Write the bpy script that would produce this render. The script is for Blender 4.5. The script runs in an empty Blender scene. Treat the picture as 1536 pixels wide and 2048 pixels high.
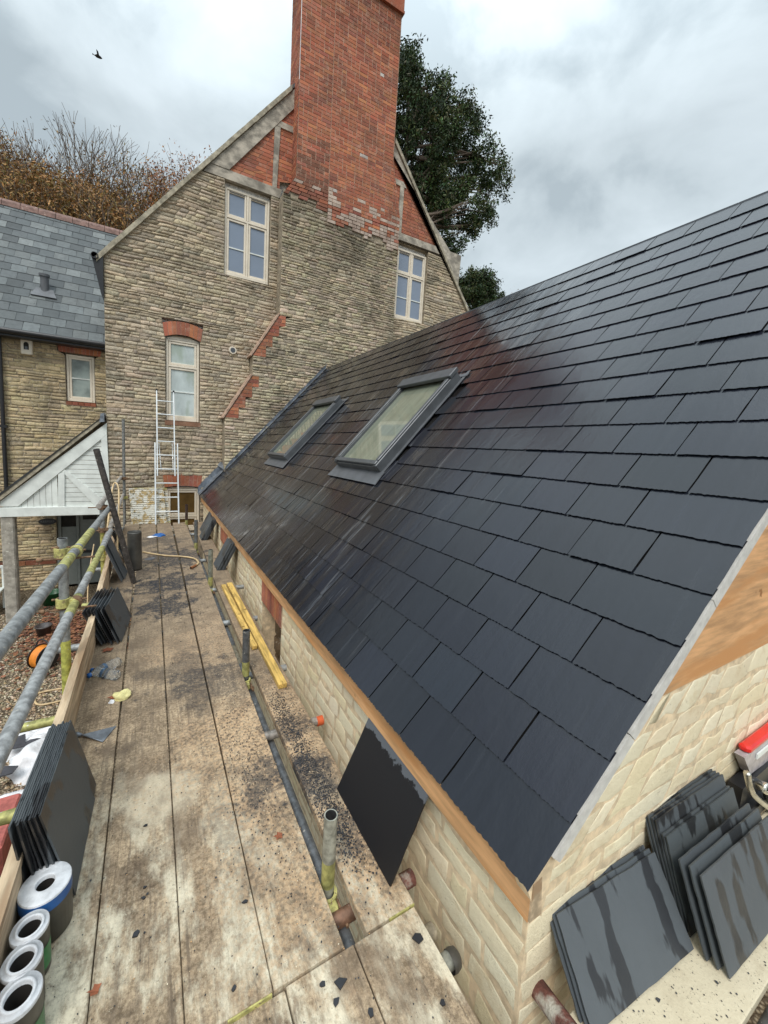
import bpy, math, random
from mathutils import Vector, Matrix, noise as mn
R_=random.Random(7)
S=bpy.context.scene; col=S.collection
# ---------------------------------------------------------------- camera
H=1.55
RW=[(0.87718879,-0.47706761,0.05428013),(-0.00660715,-0.12503196,-0.99213071),(0.48010018,0.8699273,-0.11282869)]
F,CX,CY=778.07,731.11,988.25
rt,dn,fw=[Vector(r) for r in RW]
cd=bpy.data.cameras.new('camera'); cam=bpy.data.objects.new('camera',cd); col.objects.link(cam)
m4=Matrix((rt,-dn,-fw)).transposed().to_4x4(); m4.translation=Vector((0,0,H)); cam.matrix_world=m4
cd.sensor_fit='HORIZONTAL'; cd.sensor_width=36; cd.lens=F/1536*36
cd.shift_x=(768-CX)/1536; cd.shift_y=-(1024-CY)/1536; cd.clip_start=.05; cd.clip_end=2000
S.camera=cam
def at(px,py,X=None,Y=None,Z=None):          # a point of the photo on one of the place's real planes
    d=rt*((px-CX)/F)+dn*((py-CY)/F)+fw
    t=X/d.x if X is not None else Y/d.y if Y is not None else (Z-H)/d.z
    return Vector((0,0,H))+d*t
# ---------------------------------------------------------------- world and sun
W=bpy.data.worlds.new('World'); S.world=W; W.use_nodes=True
nt=W.node_tree; nt.nodes.clear(); N=nt.nodes.new; L=nt.links.new
EL,AZ=math.radians(52),math.radians(215)
out=N('ShaderNodeOutputWorld'); mx=N('ShaderNodeMixShader'); b1=N('ShaderNodeBackground'); b2=N('ShaderNodeBackground')
sky=N('ShaderNodeTexSky'); sky.sky_type='NISHITA'; sky.sun_disc=False; sky.sun_elevation=EL; sky.sun_rotation=AZ
L(sky.outputs[0],b1.inputs[0]); b1.inputs[1].default_value=.1
tc=N('ShaderNodeTexCoord'); mp=N('ShaderNodeMapping'); mp.inputs['Scale'].default_value=(1,1,1.5); mp.inputs['Location'].default_value=(3.1,1.7,.4)
L(tc.outputs['Generated'],mp.inputs[0])
n1=N('ShaderNodeTexNoise'); n1.inputs['Scale'].default_value=4.2; n1.inputs['Detail'].default_value=8; n1.inputs['Roughness'].default_value=.52; n1.inputs['Distortion'].default_value=.25
L(mp.outputs[0],n1.inputs['Vector'])
cr=N('ShaderNodeValToRGB'); e=cr.color_ramp.elements
e[0].position=.38; e[0].color=(.32,.375,.405,1); e[1].position=.66; e[1].color=(.50,.565,.60,1)
k=cr.color_ramp.elements.new(.49); k.color=(.42,.48,.51,1)
L(n1.outputs['Fac'],cr.inputs[0])
sx=N('ShaderNodeSeparateXYZ'); L(tc.outputs['Generated'],sx.inputs[0])
mr=N('ShaderNodeMapRange'); mr.inputs['From Min'].default_value=.55; mr.inputs['From Max'].default_value=1; mr.inputs['To Min'].default_value=1.0; mr.inputs['To Max'].default_value=2.9
L(sx.outputs['Z'],mr.inputs['Value'])
L(cr.outputs[0],b2.inputs[0]); L(mr.outputs[0],b2.inputs[1])
mx.inputs[0].default_value=.93; L(b1.outputs[0],mx.inputs[1]); L(b2.outputs[0],mx.inputs[2]); L(mx.outputs[0],out.inputs[0])
sd=bpy.data.lights.new('sun','SUN'); sd.energy=1.5; sd.angle=math.radians(24); sd.color=(1,.96,.9)
so=bpy.data.objects.new('sun',sd); col.objects.link(so)
sdir=Vector((math.sin(AZ)*math.cos(EL),math.cos(AZ)*math.cos(EL),math.sin(EL)))
so.rotation_euler=sdir.to_track_quat('Z','Y').to_euler()
vs=S.view_settings; vs.view_transform='Standard'; vs.look='None'; vs.gamma=1; vs.exposure=.6
# ---------------------------------------------------------------- materials
class Mt:
    def __init__(s,name,rough=.7,metal=0,spec=.5):
        s.m=bpy.data.materials.new(name); s.m.use_nodes=True; s.t=s.m.node_tree; s.N=s.t.nodes.new; s.L=s.t.links.new
        s.b=s.t.nodes['Principled BSDF']; s.b.inputs['Roughness'].default_value=rough; s.b.inputs['Metallic'].default_value=metal
        s.b.inputs['Specular IOR Level'].default_value=spec; s.pos=s.N('ShaderNodeNewGeometry').outputs['Position']
    def vec(s,scale=(1,1,1),rot=(0,0,0)):
        m=s.N('ShaderNodeMapping'); m.inputs['Scale'].default_value=scale; m.inputs['Rotation'].default_value=rot; s.L(s.pos,m.inputs[0]); return m.outputs[0]
    def noise(s,sc,det=4,ro=.55,v=None,dist=0):
        n=s.N('ShaderNodeTexNoise'); n.inputs['Scale'].default_value=sc; n.inputs['Detail'].default_value=det; n.inputs['Roughness'].default_value=ro; n.inputs['Distortion'].default_value=dist
        s.L(v if v is not None else s.pos,n.inputs['Vector']); return n.outputs['Fac']
    def ss(s,x,a,b,lo=0.,hi=1.):
        m=s.N('ShaderNodeMapRange'); m.interpolation_type='SMOOTHSTEP'; s.L(x,m.inputs['Value'])
        m.inputs['From Min'].default_value=a; m.inputs['From Max'].default_value=b; m.inputs['To Min'].default_value=lo; m.inputs['To Max'].default_value=hi; return m.outputs[0]
    def math(s,op,a,b=None):
        m=s.N('ShaderNodeMath'); m.operation=op
        for i,x in enumerate((a,b)):
            if x is None: continue
            if isinstance(x,(int,float)): m.inputs[i].default_value=x
            else: s.L(x,m.inputs[i])
        return m.outputs[0]
    def mix(s,f,a,b,mode='MIX'):
        m=s.N('ShaderNodeMix'); m.data_type='RGBA'; m.blend_type=mode
        for i,x in ((0,f),(6,a),(7,b)):
            if isinstance(x,(int,float)): m.inputs[i].default_value=x
            elif isinstance(x,tuple): m.inputs[i].default_value=x+(1,) if len(x)==3 else x
            else: s.L(x,m.inputs[i])
        return m.outputs[2]
    def tint(s):
        a=s.N('ShaderNodeAttribute'); a.attribute_name='tint'; s.al=a.outputs['Alpha']; return a.outputs['Color']
    def col(s,c): s.L(c,s.b.inputs['Base Color'])
    def rough(s,c): s.L(c,s.b.inputs['Roughness'])
    def bump(s,h,st=.3,d=.01,prev=None):
        b=s.N('ShaderNodeBump'); b.inputs['Strength'].default_value=st; b.inputs['Distance'].default_value=d; s.L(h,b.inputs['Height'])
        if prev is not None: s.L(prev,b.inputs['Normal'])
        s.L(b.outputs[0],s.b.inputs['Normal']); return b.outputs[0]
    def xyz(s):
        n=s.N('ShaderNodeSeparateXYZ'); s.L(s.pos,n.inputs[0]); return n.outputs
    def blob(s,c,r,ns=6,amp=.5):
        d=s.N('ShaderNodeVectorMath'); d.operation='DISTANCE'; s.L(s.pos,d.inputs[0]); d.inputs[1].default_value=c
        x=s.math('DIVIDE',d.outputs['Value'],r); n=s.noise(ns,6,.65); y=s.math('ADD',x,s.math('MULTIPLY',s.math('SUBTRACT',n,.5),amp*3)); return s.ss(y,.55,1.05,1,0)
def simple(name,c,rough=.7,metal=0,amp=.35,sc=12,bump=.25,bs=60,bd=.004,tint=False,stretch=None,spots=None,spec=.5,c2=None):
    m=Mt(name,rough,metal,spec); v=m.vec(stretch) if stretch else None
    base=m.tint() if tint else c
    n=m.noise(sc,6,.6,v)
    lo=1-amp; f=m.ss(n,.3,.7,lo,1+amp)
    cc=m.N('ShaderNodeCombineColor'); [m.L(f,cc.inputs[i]) for i in range(3)]
    x=m.mix(1.,base,cc.outputs[0],'MULTIPLY')
    if c2: x=m.mix(m.ss(m.noise(sc*.4,5,.6,v),.5,.66),x,c2)
    if spots: x=m.mix(m.ss(m.noise(spots[0],3,.6),spots[1],spots[1]+.04),x,spots[2])
    m.col(x)
    if bump: m.bump(m.noise(bs,5,.65,v),bump,bd)
    return m.m
A={}
def stone(name,blot,pale,lich=.62):
    m=Mt(name,.92,0,.2); t=m.tint()
    x=m.mix(1.,t,m.mix(m.noise(28,6,.7),(.45,.45,.45),(1.45,1.42,1.38)),'MULTIPLY')
    x=m.mix(m.math('MULTIPLY',m.ss(m.noise(1.1,8,.76),.48,.66),.68),x,blot)
    x=m.mix(m.math('MULTIPLY',m.ss(m.noise(11,6,.75),.55,.68),.7),x,(.085,.075,.06))
    x=m.mix(m.math('MULTIPLY',m.ss(m.noise(33,3,.6),lich,lich+.05),.8),x,pale)
    m.col(x); b=m.bump(m.noise(16,8,.75),.9,.03); m.bump(m.noise(90,4,.7),.5,.006,b); return m.m
A['stone']=stone('old_limestone',(.115,.10,.075),(.62,.58,.48))
A['mortar']=simple('old_mortar',(.30,.25,.18),.95,bump=.6,bs=40,bd=.01)
m=Mt('red_brick',.9,0,.25); x=m.mix(1.,m.tint(),m.mix(m.noise(45,5,.7),(.5,.5,.5),(1.4,1.4,1.4)),'MULTIPLY')
x=m.mix(m.math('MULTIPLY',m.ss(m.noise(1.3,8,.78),.44,.68),.7),x,(.15,.085,.06)); x=m.mix(m.math('MULTIPLY',m.ss(m.noise(6,7,.8),.52,.68),.5),x,(.46,.33,.25))
m.col(x); m.bump(m.noise(70,5,.7),.6,.006); A['brick']=m.m
A['bmortar']=simple('brick_mortar',(.44,.30,.22),.95,bump=.4)
m=Mt('cream_limestone',.9,0,.2); x=m.mix(1.,m.tint(),m.mix(m.noise(22,8,.7),(.90,.87,.80),(1.12,1.12,1.10)),'MULTIPLY')
z=m.xyz()[2]
x=m.mix(m.math('MULTIPLY',m.ss(m.noise(3,7,.7),.5,.66),.45),x,(.60,.42,.20)); x=m.mix(m.math('MULTIPLY',m.ss(m.noise(60,3,.6),.66,.7),.35),x,(.3,.22,.12))
m.col(x); b=m.bump(m.noise(38,9,.8),.55,.015); m.bump(m.noise(160,5,.75),.7,.004,b); A['cream']=m.m
A['cmortar']=simple('sandy_mortar',(.72,.57,.38),.95,amp=.25,sc=20,bump=.5,bs=120,bd=.003)
# new slates: damp and satin near the gable end, wetter and glossier further along, runs down the slope
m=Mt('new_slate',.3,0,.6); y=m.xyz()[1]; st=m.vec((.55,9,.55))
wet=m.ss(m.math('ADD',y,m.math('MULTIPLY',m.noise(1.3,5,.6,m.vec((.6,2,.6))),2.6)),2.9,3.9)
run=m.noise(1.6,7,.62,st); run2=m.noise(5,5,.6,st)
tt=m.tint(); x=m.mix(1.,tt,m.mix(run2,(.7,.7,.7),(1.3,1.3,1.3)),'MULTIPLY'); x=m.mix(m.math('MULTIPLY',wet,m.ss(run,.46,.56,.25,.8)),x,(.012,.008,.007))  # wet slates darken; the brown tint paints in the brick's reflection
x=m.mix(m.math('MULTIPLY',m.ss(m.noise(2.2,7,.7,st),.54,.70),m.math('ADD',.015,m.math('MULTIPLY',wet,.34))),x,(.34,.36,.38)); m.col(x)  # pale streaks: mineral bloom plus sky glare painted into the colour
m.rough(m.math('ADD',m.math('MULTIPLY',wet,m.math('ADD',m.ss(run,.40,.62,-.17,.04),m.math('MULTIPLY',m.al,.08))),.22))
b=m.bump(m.noise(7,8,.6,m.vec((1,2.2,1),(0,0,.5))),.2,.010); m.bump(m.noise(130,3,.6),.12,.002,b); m.L(m.math('MULTIPLY',wet,m.math('MULTIPLY',m.ss(run,.46,.56,.0,.8),m.ss(m.al,.2,.9))),m.b.inputs['Coat Weight']); m.b.inputs['Coat Roughness'].default_value=.07; m.b.inputs['Coat IOR'].default_value=1.4; A['slate']=m.m
m=Mt('loose_slate',.5,0,.5); x=m.mix(1.,m.tint(),m.mix(m.noise(9,7,.7,m.vec((1,1,.25))),(.6,.6,.6),(1.5,1.5,1.5)),'MULTIPLY')
wt=m.ss(m.noise(5,4,.5,m.vec((2.4,1.2,.36))),.54,.575); x=m.mix(wt,m.mix(.6,x,(.085,.098,.107)),m.mix(.75,x,(.016,.016,.018))); m.col(x); m.rough(m.ss(wt,0,1,.55,.3))
m.bump(m.noise(40,6,.6),.25,.003); A['lslate']=m.m
m=Mt('weathered_slate',.62,0,.4); x=m.mix(1.,m.tint(),m.mix(m.noise(9,7,.75),(.5,.5,.5),(1.5,1.5,1.5)),'MULTIPLY')
x=m.mix(m.math('MULTIPLY',m.ss(m.noise(1.0,7,.7,m.vec((2,1,.5))),.5,.68),.6),x,(.06,.07,.075)); x=m.mix(m.math('MULTIPLY',m.ss(m.noise(12,6,.78),.56,.68),.7),x,(.035,.04,.04)); m.col(x); m.bump(m.noise(30,6,.6),.3,.006); A['oslate']=m.m
m=Mt('wet_black_slate',.5,0,.5); z=m.xyz()[2]; k_=m.ss(m.math('ADD',z,m.math('MULTIPLY',m.noise(26,5,.6),.10)),.325,.332); m.col(m.mix(k_,(.007,.007,.009),(.10,.11,.125))); m.bump(m.noise(60,4,.6),.1,.002); A['wslate']=m.m
# scaffold deck
def deckmat():
    m=Mt('dusty_scaffold_boards',.92,0,.15); X,Y,Z=m.xyz(); g=m.vec((14,1,14))
    x=m.mix(m.ss(m.noise(6,10,.74),.33,.67),(.17,.125,.085),(.47,.36,.24)); x=m.mix(1.,x,m.mix(m.ss(m.noise(75,5,.75),.35,.65),(.62,.60,.57),(1.3,1.3,1.3)),'MULTIPLY'); x=m.mix(m.math('MULTIPLY',m.ss(m.noise(3,6,.6,g),.5,.62),.5),x,(.17,.13,.095)); x=m.mix(m.math('MULTIPLY',m.ss(m.noise(2.2,6,.7,m.vec((45,1.3,45))),.56,.62),.5),x,(.10,.075,.055))
    near=m.ss(m.math('ADD',Y,m.math('MULTIPLY',X,.6)),1.1,2.2,1,0)
    nz=m.math('MULTIPLY',near,m.ss(m.noise(2.4,7,.7,m.vec((2.2,.9,1))),.45,.60)); x=m.mix(m.math('MULTIPLY',nz,m.ss(m.noise(50,7,.8),.30,.55,.35,.95)),x,(.74,.67,.51))
    st=m.blob((.03,1.75,0),.16,9,.5); x=m.mix(m.math('MULTIPLY',st,.7),x,(.62,.54,.40))
    for c,r in (((.38,1.9,0),.45),((.45,1.2,0),.4),((.33,3.0,0),.4),((.62,3.4,0),.35),((.7,1.9,0),.6),((.66,1.1,0),.3),((.1,3.1,0),.25)):
        x=m.mix(m.math('MULTIPLY',m.math('MULTIPLY',m.blob(c,r,5,.6),m.ss(m.noise(60,3,.6),.42,.60)),.42),x,(.62,.42,.25))
    x=m.mix(m.math('MULTIPLY',m.ss(m.noise(120,4,.7),.60,.68),.5),x,(.07,.055,.045)); x=m.mix(m.math('MULTIPLY',m.ss(m.noise(170,3,.6),.64,.7),.35),x,(.7,.62,.47))
    x=m.mix(m.math('MULTIPLY',m.ss(m.noise(3.2,9,.78),.52,.68),.62),x,(.12,.092,.07)); x=m.mix(m.math('MULTIPLY',m.ss(Y,1.9,3.6),m.ss(m.noise(9,8,.75),.35,.6,.25,.62)),x,(.22,.168,.12)); x=m.mix(m.math('MULTIPLY',m.ss(m.noise(1.15,7,.72,m.vec((1.6,.8,1))),.50,.62),.55),x,(.19,.142,.10))
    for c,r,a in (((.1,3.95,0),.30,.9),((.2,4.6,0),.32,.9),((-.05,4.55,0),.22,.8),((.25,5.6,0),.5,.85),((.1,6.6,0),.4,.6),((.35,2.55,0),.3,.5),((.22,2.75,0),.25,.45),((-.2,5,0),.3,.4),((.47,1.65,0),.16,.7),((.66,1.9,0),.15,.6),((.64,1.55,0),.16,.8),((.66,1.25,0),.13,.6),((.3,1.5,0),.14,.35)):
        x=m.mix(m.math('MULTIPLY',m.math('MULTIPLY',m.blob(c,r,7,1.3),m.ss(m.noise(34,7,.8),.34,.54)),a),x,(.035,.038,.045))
    m.col(x)
    b=m.bump(m.noise(60,6,.75),.7,.006); m.bump(m.noise(9,4,.6,g),.3,.006,b); return m.m
A['deck']=deckmat()
A['newwood']=simple('pale_sawn_timber',(.50,.38,.25),.75,amp=.35,sc=3,stretch=(9,1.1,9),bump=.3,bs=8,c2=(.33,.22,.13))
A['batten']=simple('treated_yellow_batten',(.55,.36,.10),.75,amp=.4,sc=3,stretch=(16,1.6,16),bump=.3,bs=10,spots=(14,.64,(.2,.12,.03)))
A['ply']=simple('orange_plywood',(.64,.36,.17),.65,amp=.28,sc=2.4,stretch=(1.3,1.3,11),bump=.3,bs=30,spots=(9,.70,(.34,.15,.05)),c2=(.60,.29,.11))
A['oak']=simple('silvered_oak',(.37,.33,.27),.85,amp=.4,sc=4,stretch=(1.5,1.5,2),bump=.5,bs=20,c2=(.19,.17,.14))
A['white']=simple('white_paint',(.74,.77,.73),.5,amp=.1,sc=6,bump=.05)
A['cframe']=simple('cream_window_paint',(.74,.66,.54),.45,amp=.06,sc=8,bump=0)
A['tube']=simple('galvanised_tube',(.3,.3,.3),.55,metal=.35,amp=.4,sc=30,tint=True,bump=.3,bs=80,bd=.003,spots=(40,.67,(.5,.48,.42)))
A['rust']=simple('rusty_fitting',(.2,.12,.07),.8,metal=.3,amp=.5,sc=40,bump=.4)
A['yel']=simple('yellow_painted_steel',(.40,.37,.13),.65,amp=.4,sc=40,bump=.3,spots=(45,.6,(.25,.2,.1)))
A['lead']=simple('lead_sheet',(.24,.265,.30),.42,metal=.5,amp=.45,sc=9,bump=.3,bs=25,bd=.008)
A['grey']=simple('grey_metal_cladding',(.095,.102,.110),.38,metal=.3,amp=.15,sc=10,bump=.03)
A['grey2']=simple('grey_apron',(.12,.125,.135),.5,metal=.2,amp=.15,sc=10,bump=.03)
A['alu']=simple('aluminium',(.72,.73,.72),.3,metal=.6,amp=.1,bump=0)
A['black']=simple('black_plastic',(.018,.018,.02),.4,amp=.2,bump=0)
A['brown']=simple('brown_plastic_pipe',(.06,.05,.048),.35,amp=.3,sc=20,bump=.1)
A['dark']=simple('dark_interior',(.02,.017,.014),.9,bump=0)
A['ridge']=simple('red_ridge_tile',(.20,.12,.10),.85,amp=.35,sc=10,bump=.4,spots=(16,.66,(.4,.3,.25)))
A['verge']=simple('pale_verge_board',(.60,.585,.55),.85,amp=.12,sc=30,bump=.4,bs=160,bd=.002)
A['vmortar']=simple('verge_mortar',(.36,.32,.24),.9,amp=.4,sc=9,bump=.5)
A['doorp']=simple('grey_green_door_paint',(.19,.205,.19),.5,amp=.08,bump=0)
A['green']=simple('green_plastic',(.01,.10,.03),.35,amp=.15,bump=0)
A['orange']=simple('orange_cable',(.72,.25,.03),.5,amp=.1,bump=0)
A['hose']=simple('tan_hose',(.55,.40,.22),.55,amp=.2,bump=.1)
A['rollend']=simple('roll_end_white',(.62,.63,.65),.6,amp=.22,sc=22,bump=.3,bs=160)
A['rollgrey']=simple('dark_lead_roll',(.10,.095,.085),.4,metal=.5,amp=.3,sc=6,bump=.05)
A['blue']=simple('blue_wrap',(.02,.12,.38),.3,amp=.2,sc=9,bump=.1)
A['grn']=simple('green_wrap',(.03,.20,.06),.35,amp=.4,sc=14,bump=.1)
A['foam']=simple('yellow_foam',(.80,.72,.34),.9,amp=.15,sc=40,bump=.8,bs=50,bd=.01)
A['leafred']=simple('brown_leaf',(.28,.09,.04),.8,amp=.3,bump=.3)
A['bag']=simple('white_bag',(.74,.74,.76),.5,amp=.2,sc=8,bump=.4,bs=14,bd=.02)
A['red']=simple('red_plastic',(.65,.02,.015),.3,amp=.1,bump=0)
A['steel']=simple('polished_steel',(.55,.53,.47),.25,metal=.9,amp=.3,bump=0)
A['brownleafwood']=simple('bark',(.17,.13,.10),.95,amp=.3,bump=.5)
A['blinds']=simple('blue_grey_pane',(.22,.265,.34),.12,amp=.05,sc=2,bump=0)
A['frost']=simple('frosted_pane',(.50,.56,.55),.22,amp=.16,sc=2.2,stretch=(2,1,1),bump=.1,bs=120,c2=(.36,.42,.36))
A['brownpane']=simple('brown_pane',(.11,.065,.02),.15,amp=.3,sc=3,bump=0)
A['treepane']=simple('clear_pane_over_curtain',(.24,.28,.26),.06,amp=.5,sc=2,bump=0)
m=Mt('skylight_glass',.04,0,.9); m.col(m.mix(m.noise(3,6,.7,m.vec((1,4,1))),(.09,.10,.065),(.30,.32,.25))); m.b.inputs['Coat Weight'].default_value=.4; A['skyglass']=m.m  # greenish streaks paint the reflected gable wall and trees into the colour
m=Mt('clear_plastic',.08); m.b.inputs['Transmission Weight'].default_value=.92; m.b.inputs['Base Color'].default_value=(.93,.96,.97,1); m.b.inputs['IOR'].default_value=1.2; A['pet']=m.m
m=Mt('lichened_white_panel',.6); x=m.mix(m.ss(m.noise(9,7,.7),.47,.56),(.66,.64,.56),(.42,.30,.13)); x=m.mix(m.ss(m.noise(22,5,.7),.56,.62),x,(.14,.12,.06)); m.col(x); A['panel']=m.m
# ground: gravel sheet
m=Mt('gravel_ground',.95,0,.1); vo=m.N('ShaderNodeTexVoronoi'); vo.inputs['Scale'].default_value=38; m.L(m.pos,vo.inputs['Vector'])
x=m.mix(1.,m.mix(vo.outputs['Color'],(.20,.16,.11),(.36,.30,.21)),m.mix(m.noise(3,5,.6),(.7,.7,.7),(1.3,1.3,1.3)),'MULTIPLY'); x=m.mix(m.ss(vo.outputs['Distance'],.2,.6),x,(.08,.06,.04)); m.col(x); m.bump(vo.outputs['Distance'],.8,.02); A['gravel']=m.m
A['pebble']=simple('pebbles',(.4,.3,.2),.9,tint=True,amp=.3,sc=60,bump=.2)
A['litter']=simple('leaf_litter',(.2,.1,.05),.9,tint=True,amp=.3,sc=60,bump=.2)
A['chip']=simple('slate_chips',(.03,.03,.035),.5,tint=True,amp=.3,bump=.1)
m=Mt('foliage',.65,0,.3); m.col(m.tint()); m.b.inputs['Subsurface Weight'].default_value=0; A['leaf']=m.m
# ---------------------------------------------------------------- mesh builder
def V(*a): return Vector(a)
class MB:
    def __init__(s): s.v=[]; s.f=[]; s.mi=[]; s.c=[]; s.sm=[]
    def face(s,pts,mi=0,c=(1,1,1),sm=False):
        b=len(s.v); s.v+= [tuple(p) for p in pts]; s.f.append(tuple(range(b,b+len(pts)))); s.mi.append(mi); s.c.append(c); s.sm.append(sm)
    def idx(s,vs,fs,mi=0,c=(1,1,1),sm=False):
        b=len(s.v); s.v+=[tuple(p) for p in vs]
        for f in fs: s.f.append(tuple(b+i for i in f)); s.mi.append(mi); s.c.append(c); s.sm.append(sm)
    def obox(s,o,a,b,c,mi=0,tc=(1,1,1),bev=0):
        o,a,b,c=map(Vector,(o,a,b,c))
        if a.cross(b).dot(c)<0: a,b=b,a
        if bev:
            P=[]; la,lb,lc=a.length,b.length,c.length; ua,ub,uc=a/la,b/lb,c/lc; e=min(bev,la*.4,lb*.4,lc*.4)
            # octagon-edged in the a,b plane and small chamfer on both ends
            def ring(z,ins): 
                q=[(ins+e,ins),(la-ins-e,ins),(la-ins,ins+e),(la-ins,lb-ins-e),(la-ins-e,lb-ins),(ins+e,lb-ins),(ins,lb-ins-e),(ins,ins+e)]
                return [o+ua*x+ub*y+uc*z for x,y in q]
            rs=[ring(0,e*.7),ring(e*.7,0),ring(lc-e*.7,0),ring(lc,e*.7)]
            P=sum(rs,[]); fs=[tuple(range(7,-1,-1)),tuple(range(24,32))]
            for r in range(3):
                for i in range(8): fs.append((r*8+i,r*8+(i+1)%8,r*8+8+(i+1)%8,r*8+8+i))
            s.idx(P,fs,mi,tc); return
        P=[o,o+a,o+a+b,o+b,o+c,o+a+c,o+a+b+c,o+b+c]
        s.idx(P,[(3,2,1,0),(4,5,6,7),(0,1,5,4),(1,2,6,5),(2,3,7,6),(3,0,4,7)],mi,tc)
    def box(s,x0,x1,y0,y1,z0,z1,mi=0,tc=(1,1,1),bev=0): s.obox((x0,y0,z0),(x1-x0,0,0),(0,y1-y0,0),(0,0,z1-z0),mi,tc,bev)
    def prism(s,poly,d,mi=0,c=(1,1,1)):
        poly=[Vector(p) for p in poly]; d=Vector(d); n=len(poly)
        nr=Vector((0,0,0))
        for i in range(n): nr+=(poly[i]-poly[0]).cross(poly[(i+1)%n]-poly[0])
        if nr.dot(d)>0: poly=poly[::-1]
        top=[p+d for p in poly]
        s.idx(poly+top,[tuple(range(n)),tuple(range(2*n-1,n-1,-1))]+[((i+1)%n,i,i+n,(i+1)%n+n) for i in range(n)],mi,c)
    def tube(s,p0,p1,r,n=16,mi=0,bands=None,base=(.3,.3,.3),hollow=True,r1=None):
        p0,p1=Vector(p0),Vector(p1); d=(p1-p0); ln=d.length; d=d/ln; u=d.orthogonal().normalized(); w=d.cross(u); r1=r if r1 is None else r1
        cuts=[0,1]
        for b in bands or []: cuts+=[b[0],b[1]]
        cuts=sorted(set(cuts))
        def ring(t,rr): return [p0+d*ln*t+u*math.cos(2*math.pi*i/n)*rr+w*math.sin(2*math.pi*i/n)*rr for i in range(n)]
        for a,b in zip(cuts,cuts[1:]):
            c=base; mid=(a+b)/2
            for q in bands or []:
                if q[0]<=mid<=q[1]: c=q[2]
            ra,rb=r+(r1-r)*a,r+(r1-r)*b
            s.idx(ring(a,ra)+ring(b,rb),[(i,(i+1)%n,n+(i+1)%n,n+i) for i in range(n)],mi,c,True)
        for t,rr,fl in ((0,r,1),(1,r1,0)):
            o=ring(t,rr)
            if hollow:
                ii=ring(t,rr*.84); deep=[p+(d if fl else -d)*min(.3,ln*.4) for p in ii]
                f1=[(i,(i+1)%n,n+(i+1)%n,n+i) for i in range(n)]
                s.idx(o+ii,[q[::-1] for q in f1] if fl else f1,mi,base); s.idx(ii+deep,[q[::-1] for q in f1] if fl else f1,mi,(.05,.05,.05),True)
                s.idx(deep,[tuple(range(n))],mi,(.01,.01,.01))
            else: s.idx(o,[tuple(range(n-1,-1,-1)) if fl else tuple(range(n))],mi,base)
    def path(s,pts,r,n=8,mi=0,c=(1,1,1)):
        pts=[Vector(p) for p in pts]; rings=[]; up=None
        for i,p in enumerate(pts):
            d=(pts[min(i+1,len(pts)-1)]-pts[max(i-1,0)]).normalized()
            u=d.orthogonal().normalized() if up is None else (up-d*up.dot(d)).normalized(); up=u; w=d.cross(u); rr=r[i] if isinstance(r,(list,tuple)) else r
            rings+=[p+u*math.cos(2*math.pi*k/n)*rr+w*math.sin(2*math.pi*k/n)*rr for k in range(n)]
        fs=[(i*n+k,i*n+(k+1)%n,(i+1)*n+(k+1)%n,(i+1)*n+k) for i in range(len(pts)-1) for k in range(n)]
        s.idx(rings,fs+[tuple(range(n-1,-1,-1)),tuple(range(len(rings)-n,len(rings)))],mi,c,True)
    def lathe(s,o,prof,n=24,mi=0,c=(1,1,1),ax=(0,0,1),sm=True):
        o=Vector(o); ax=Vector(ax).normalized(); u=ax.orthogonal().normalized(); w=ax.cross(u); vs=[]
        for r,z in prof: vs+=[o+ax*z+u*math.cos(2*math.pi*k/n)*r+w*math.sin(2*math.pi*k/n)*r for k in range(n)]
        s.idx(vs,[(i*n+k,i*n+(k+1)%n,(i+1)*n+(k+1)%n,(i+1)*n+k) for i in range(len(prof)-1) for k in range(n)],mi,c,sm)
    def build(s,name,mats,parent=None,origin=None):
        if not isinstance(mats,(list,tuple)): mats=[mats]
        off=Vector((0,0,0)); q=parent
        while q is not None: off+=q.location; q=q.parent
        org=Vector(origin) if origin is not None else Vector((0,0,0)); off=off+org
        me=bpy.data.meshes.new(name); me.from_pydata([(a-off.x,b-off.y,c-off.z) for a,b,c in s.v],[],s.f)
        for x in mats: me.materials.append(A[x])
        me.polygons.foreach_set('material_index',s.mi); me.polygons.foreach_set('use_smooth',s.sm)
        at_=me.attributes.new('tint','FLOAT_COLOR','FACE'); fl=[]
        for c in s.c: fl+=[c[0],c[1],c[2],c[3] if len(c)>3 else 1.]
        at_.data.foreach_set('color',fl)
        me.update(); o=bpy.data.objects.new(name,me); col.objects.link(o)
        if parent is not None: o.parent=parent
        o.location=org
        return o
def tag(o,label=None,cat=None,group=None,kind=None):
    if label: o['label']=label
    if cat: o['category']=cat
    if group: o['group']=group
    if kind: o['kind']=kind
    return o
def thing(name,loc,label,cat,group=None):
    o=bpy.data.objects.new(name,None); col.objects.link(o); o.location=loc; o.empty_display_size=.1; return tag(o,label,cat,group)
def cen(o):   # move a single-mesh thing's origin to the bottom centre of its bounds
    vs=o.data.vertices; xs=[v.co.x for v in vs]; ys=[v.co.y for v in vs]; zs=[v.co.z for v in vs]
    c=Vector(((min(xs)+max(xs))/2,(min(ys)+max(ys))/2,min(zs))); o.data.transform(Matrix.Translation(-c)); o.location=o.location+c; return o
def jit(c,a,b=.0):
    k=1+R_.uniform(-a,a); return tuple(max(0,x*k*(1+R_.uniform(-b,b))) for x in c)
def V3(*a): return Vector(a)
def pick(L): return L[R_.randrange(len(L))]
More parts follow.
